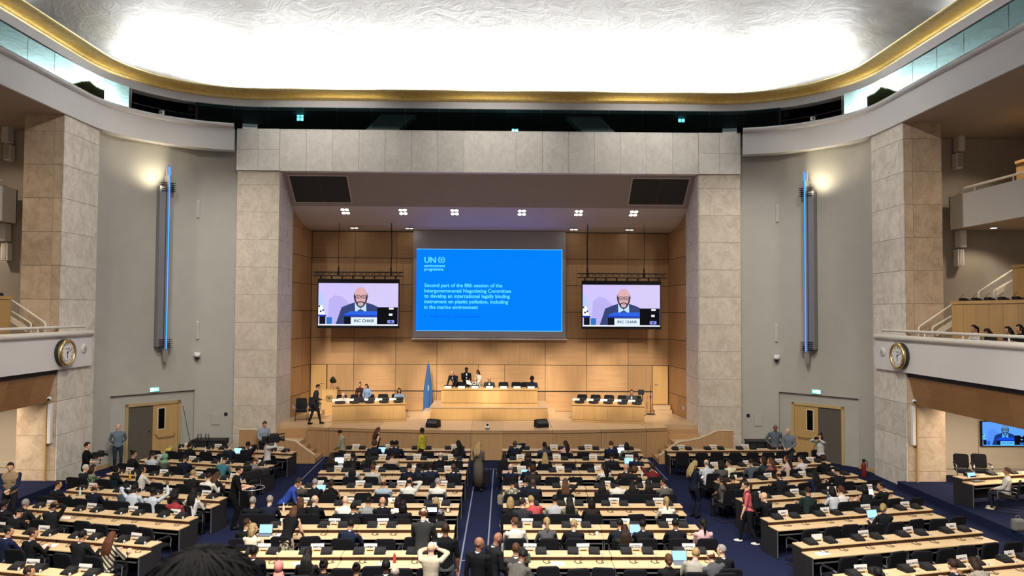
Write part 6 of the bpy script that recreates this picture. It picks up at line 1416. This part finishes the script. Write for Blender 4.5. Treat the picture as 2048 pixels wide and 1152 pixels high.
for k, (blk, row, px, rz, lab) in enumerate((('CL',1,806,10,'white sheets, centre-left row one, before the empty seats'),('CL',1,880,0,'white sheets near the aisle, centre-left row one'),('CL',2,860,0,'white sheets, centre-left row two, left of the grey-haired delegate'),('CL',2,930,0,'white sheets at the aisle end, centre-left row two'),('CR',1,1075,0,'white sheets, centre-right row one, left of the grey top'),('CR',2,1080,0,'white sheets, centre-right row two, near blonde hair'),('WL',6,100,20,'white sheets, left-wing row six'),('WL',5,132,15,'white sheets, left-wing row five'),('CL',6,560,-20,'white sheets under the leaning person, centre-left row six'),('CL',6,878,5,'white tray of papers at aisle end, centre-left row six'),('CL',7,600,3,'cream sheets before the Kenya plate, centre-left row seven'),('CL',7,770,0,'cream sheets on centre-left row seven near the aisle'),('WR',6,1645,8,'white papers at the left end, right-wing row six'),('WR',4,1716,0,'white plate of papers, right-wing row four'),('CR',6,1000,0,'white papers at the aisle end, centre-right row six'),('CR',7,1115,0,'pale blue-white sheet, centre-right row seven'))):
    M = desk_at(blk,row,px,.22,.742) @ Matrix.Rotation(math.radians(rz),4,'Z')
    t = thing('paper_sheets', lab, 'papers'); t.matrix_world = M
    MB().box(-.15,.15,-.105,.105,0,.004).build('lower_sheet', M_PAPER, t); MB().box(-.15,.15,-.1,.11,.0042,.008,M=Matrix.Rotation(.12,4,'Z')).build('upper_sheet', M_PAPER, t)
M = desk_at('WL',1,335,.3,.74); t = thing('yellow_bag', 'crumpled yellow bag, left end of left-wing row one', 'bag'); t.matrix_world = M; MB().ell((0,0,.06),(.2,.14,.07),14,10).build('pouch', cloth('c8b020'), t, True); MB().tube([(-.1,0,.1),(-.05,.02,.2),(.06,.0,.18),(.1,0,.1)],.015,6).build('handle', cloth('c8b020'), t)
def bag(x, y, z, c, label, s=1.0):
    t = thing('bag', label, 'bag', (x,y,z)); MB().bbox(-.17*s,.17*s,-.1*s,.1*s,0,.34*s,.07*s).build('pack', cloth(c), t); MB().tube([(-.06*s,0,.33*s),(-.04*s,0,.42*s),(.04*s,0,.42*s),(.06*s,0,.33*s)],.012,6).build('handle', cloth(c), t)
for x, y, c, lab, s_ in ((605,1120,'15161a','black backpack on the floor behind centre-left row six',1.0),(752,1128,'1a1612','dark handbag behind centre-left row six',.8),(1005,1010,'8a8468','beige bag at the aisle end of centre-right row four',1.0),(1014,1110,'b0aca0','white tote bag at the aisle end of centre-right row six',.9),(2036,1062,'6a6a68','grey bag on the floor of the right platform',1.0),(905,1050,'14151c','black rucksack at the aisle end of centre-left row five',1.0),(510,975,'16171c','black equipment bag beside the pedestal camera',1.1)):
    p = atz(x,y,.25 if x > 2000 else 0); bag(p.x,p.y,.25 if x > 2000 else 0,c,lab,s_)
# --- gallery from which the hall is seen, and the spectator just below the lens
gf = struct(MB().box(-6,6,-3.5,2.1,4.3,4.55).build('floor_gallery', M_CARPET))
struct(MB().box(-6,6,2.0,2.1,4.55,5.25).build('wall_gallery', M_WHITE))
hp_ = aty(408,1076,1.12)
o = person((hp_.x+.02,1.08,hp_.z-1.345), 0, 'r', 'mk J15151a b', 'person with black hair close to the lens, bottom left', scale=1.0)
h = o.children[0]; h.material_slots[0].material = plain('near_black_hair',(.0022,.002,.0022),.75,var=.3,spec=.04,scale=30)
rs = random.Random(5); st_ = MB()
for k in range(420):
    a = rs.uniform(-PI,PI); e0 = rs.uniform(.0,.5); pts = []
    for j in range(6):
        e = e0+j*.2; r = 1.05+.05*rs.random()+.02*j*rs.random(); pts.append((.088*r*math.sin(e)*math.cos(a), .008+.108*r*math.sin(e)*math.sin(a), .125+.118*r*math.cos(e)))
    st_.tube(pts, [.002,.0025,.0025,.0025,.002,.001], 4)
f_ = link('loose_strands', st_.mesh('loose_strands', h.material_slots[0].material, True), o, BODY[('r',True)][2]); f_['kind'] = 'stuff'
chair((hp_.x,1.0,hp_.z-1.325), 0, 'black chair under the nearest spectator', 'gallery chairs')
tag(MB().box(hp_.x-.5,hp_.x+.5,.4,1.8,4.55,hp_.z-1.325).build('gallery_step', M_CARPET), 'carpeted step under the nearest spectator', 'step')
bpy.data.scenes.remove(TMP)
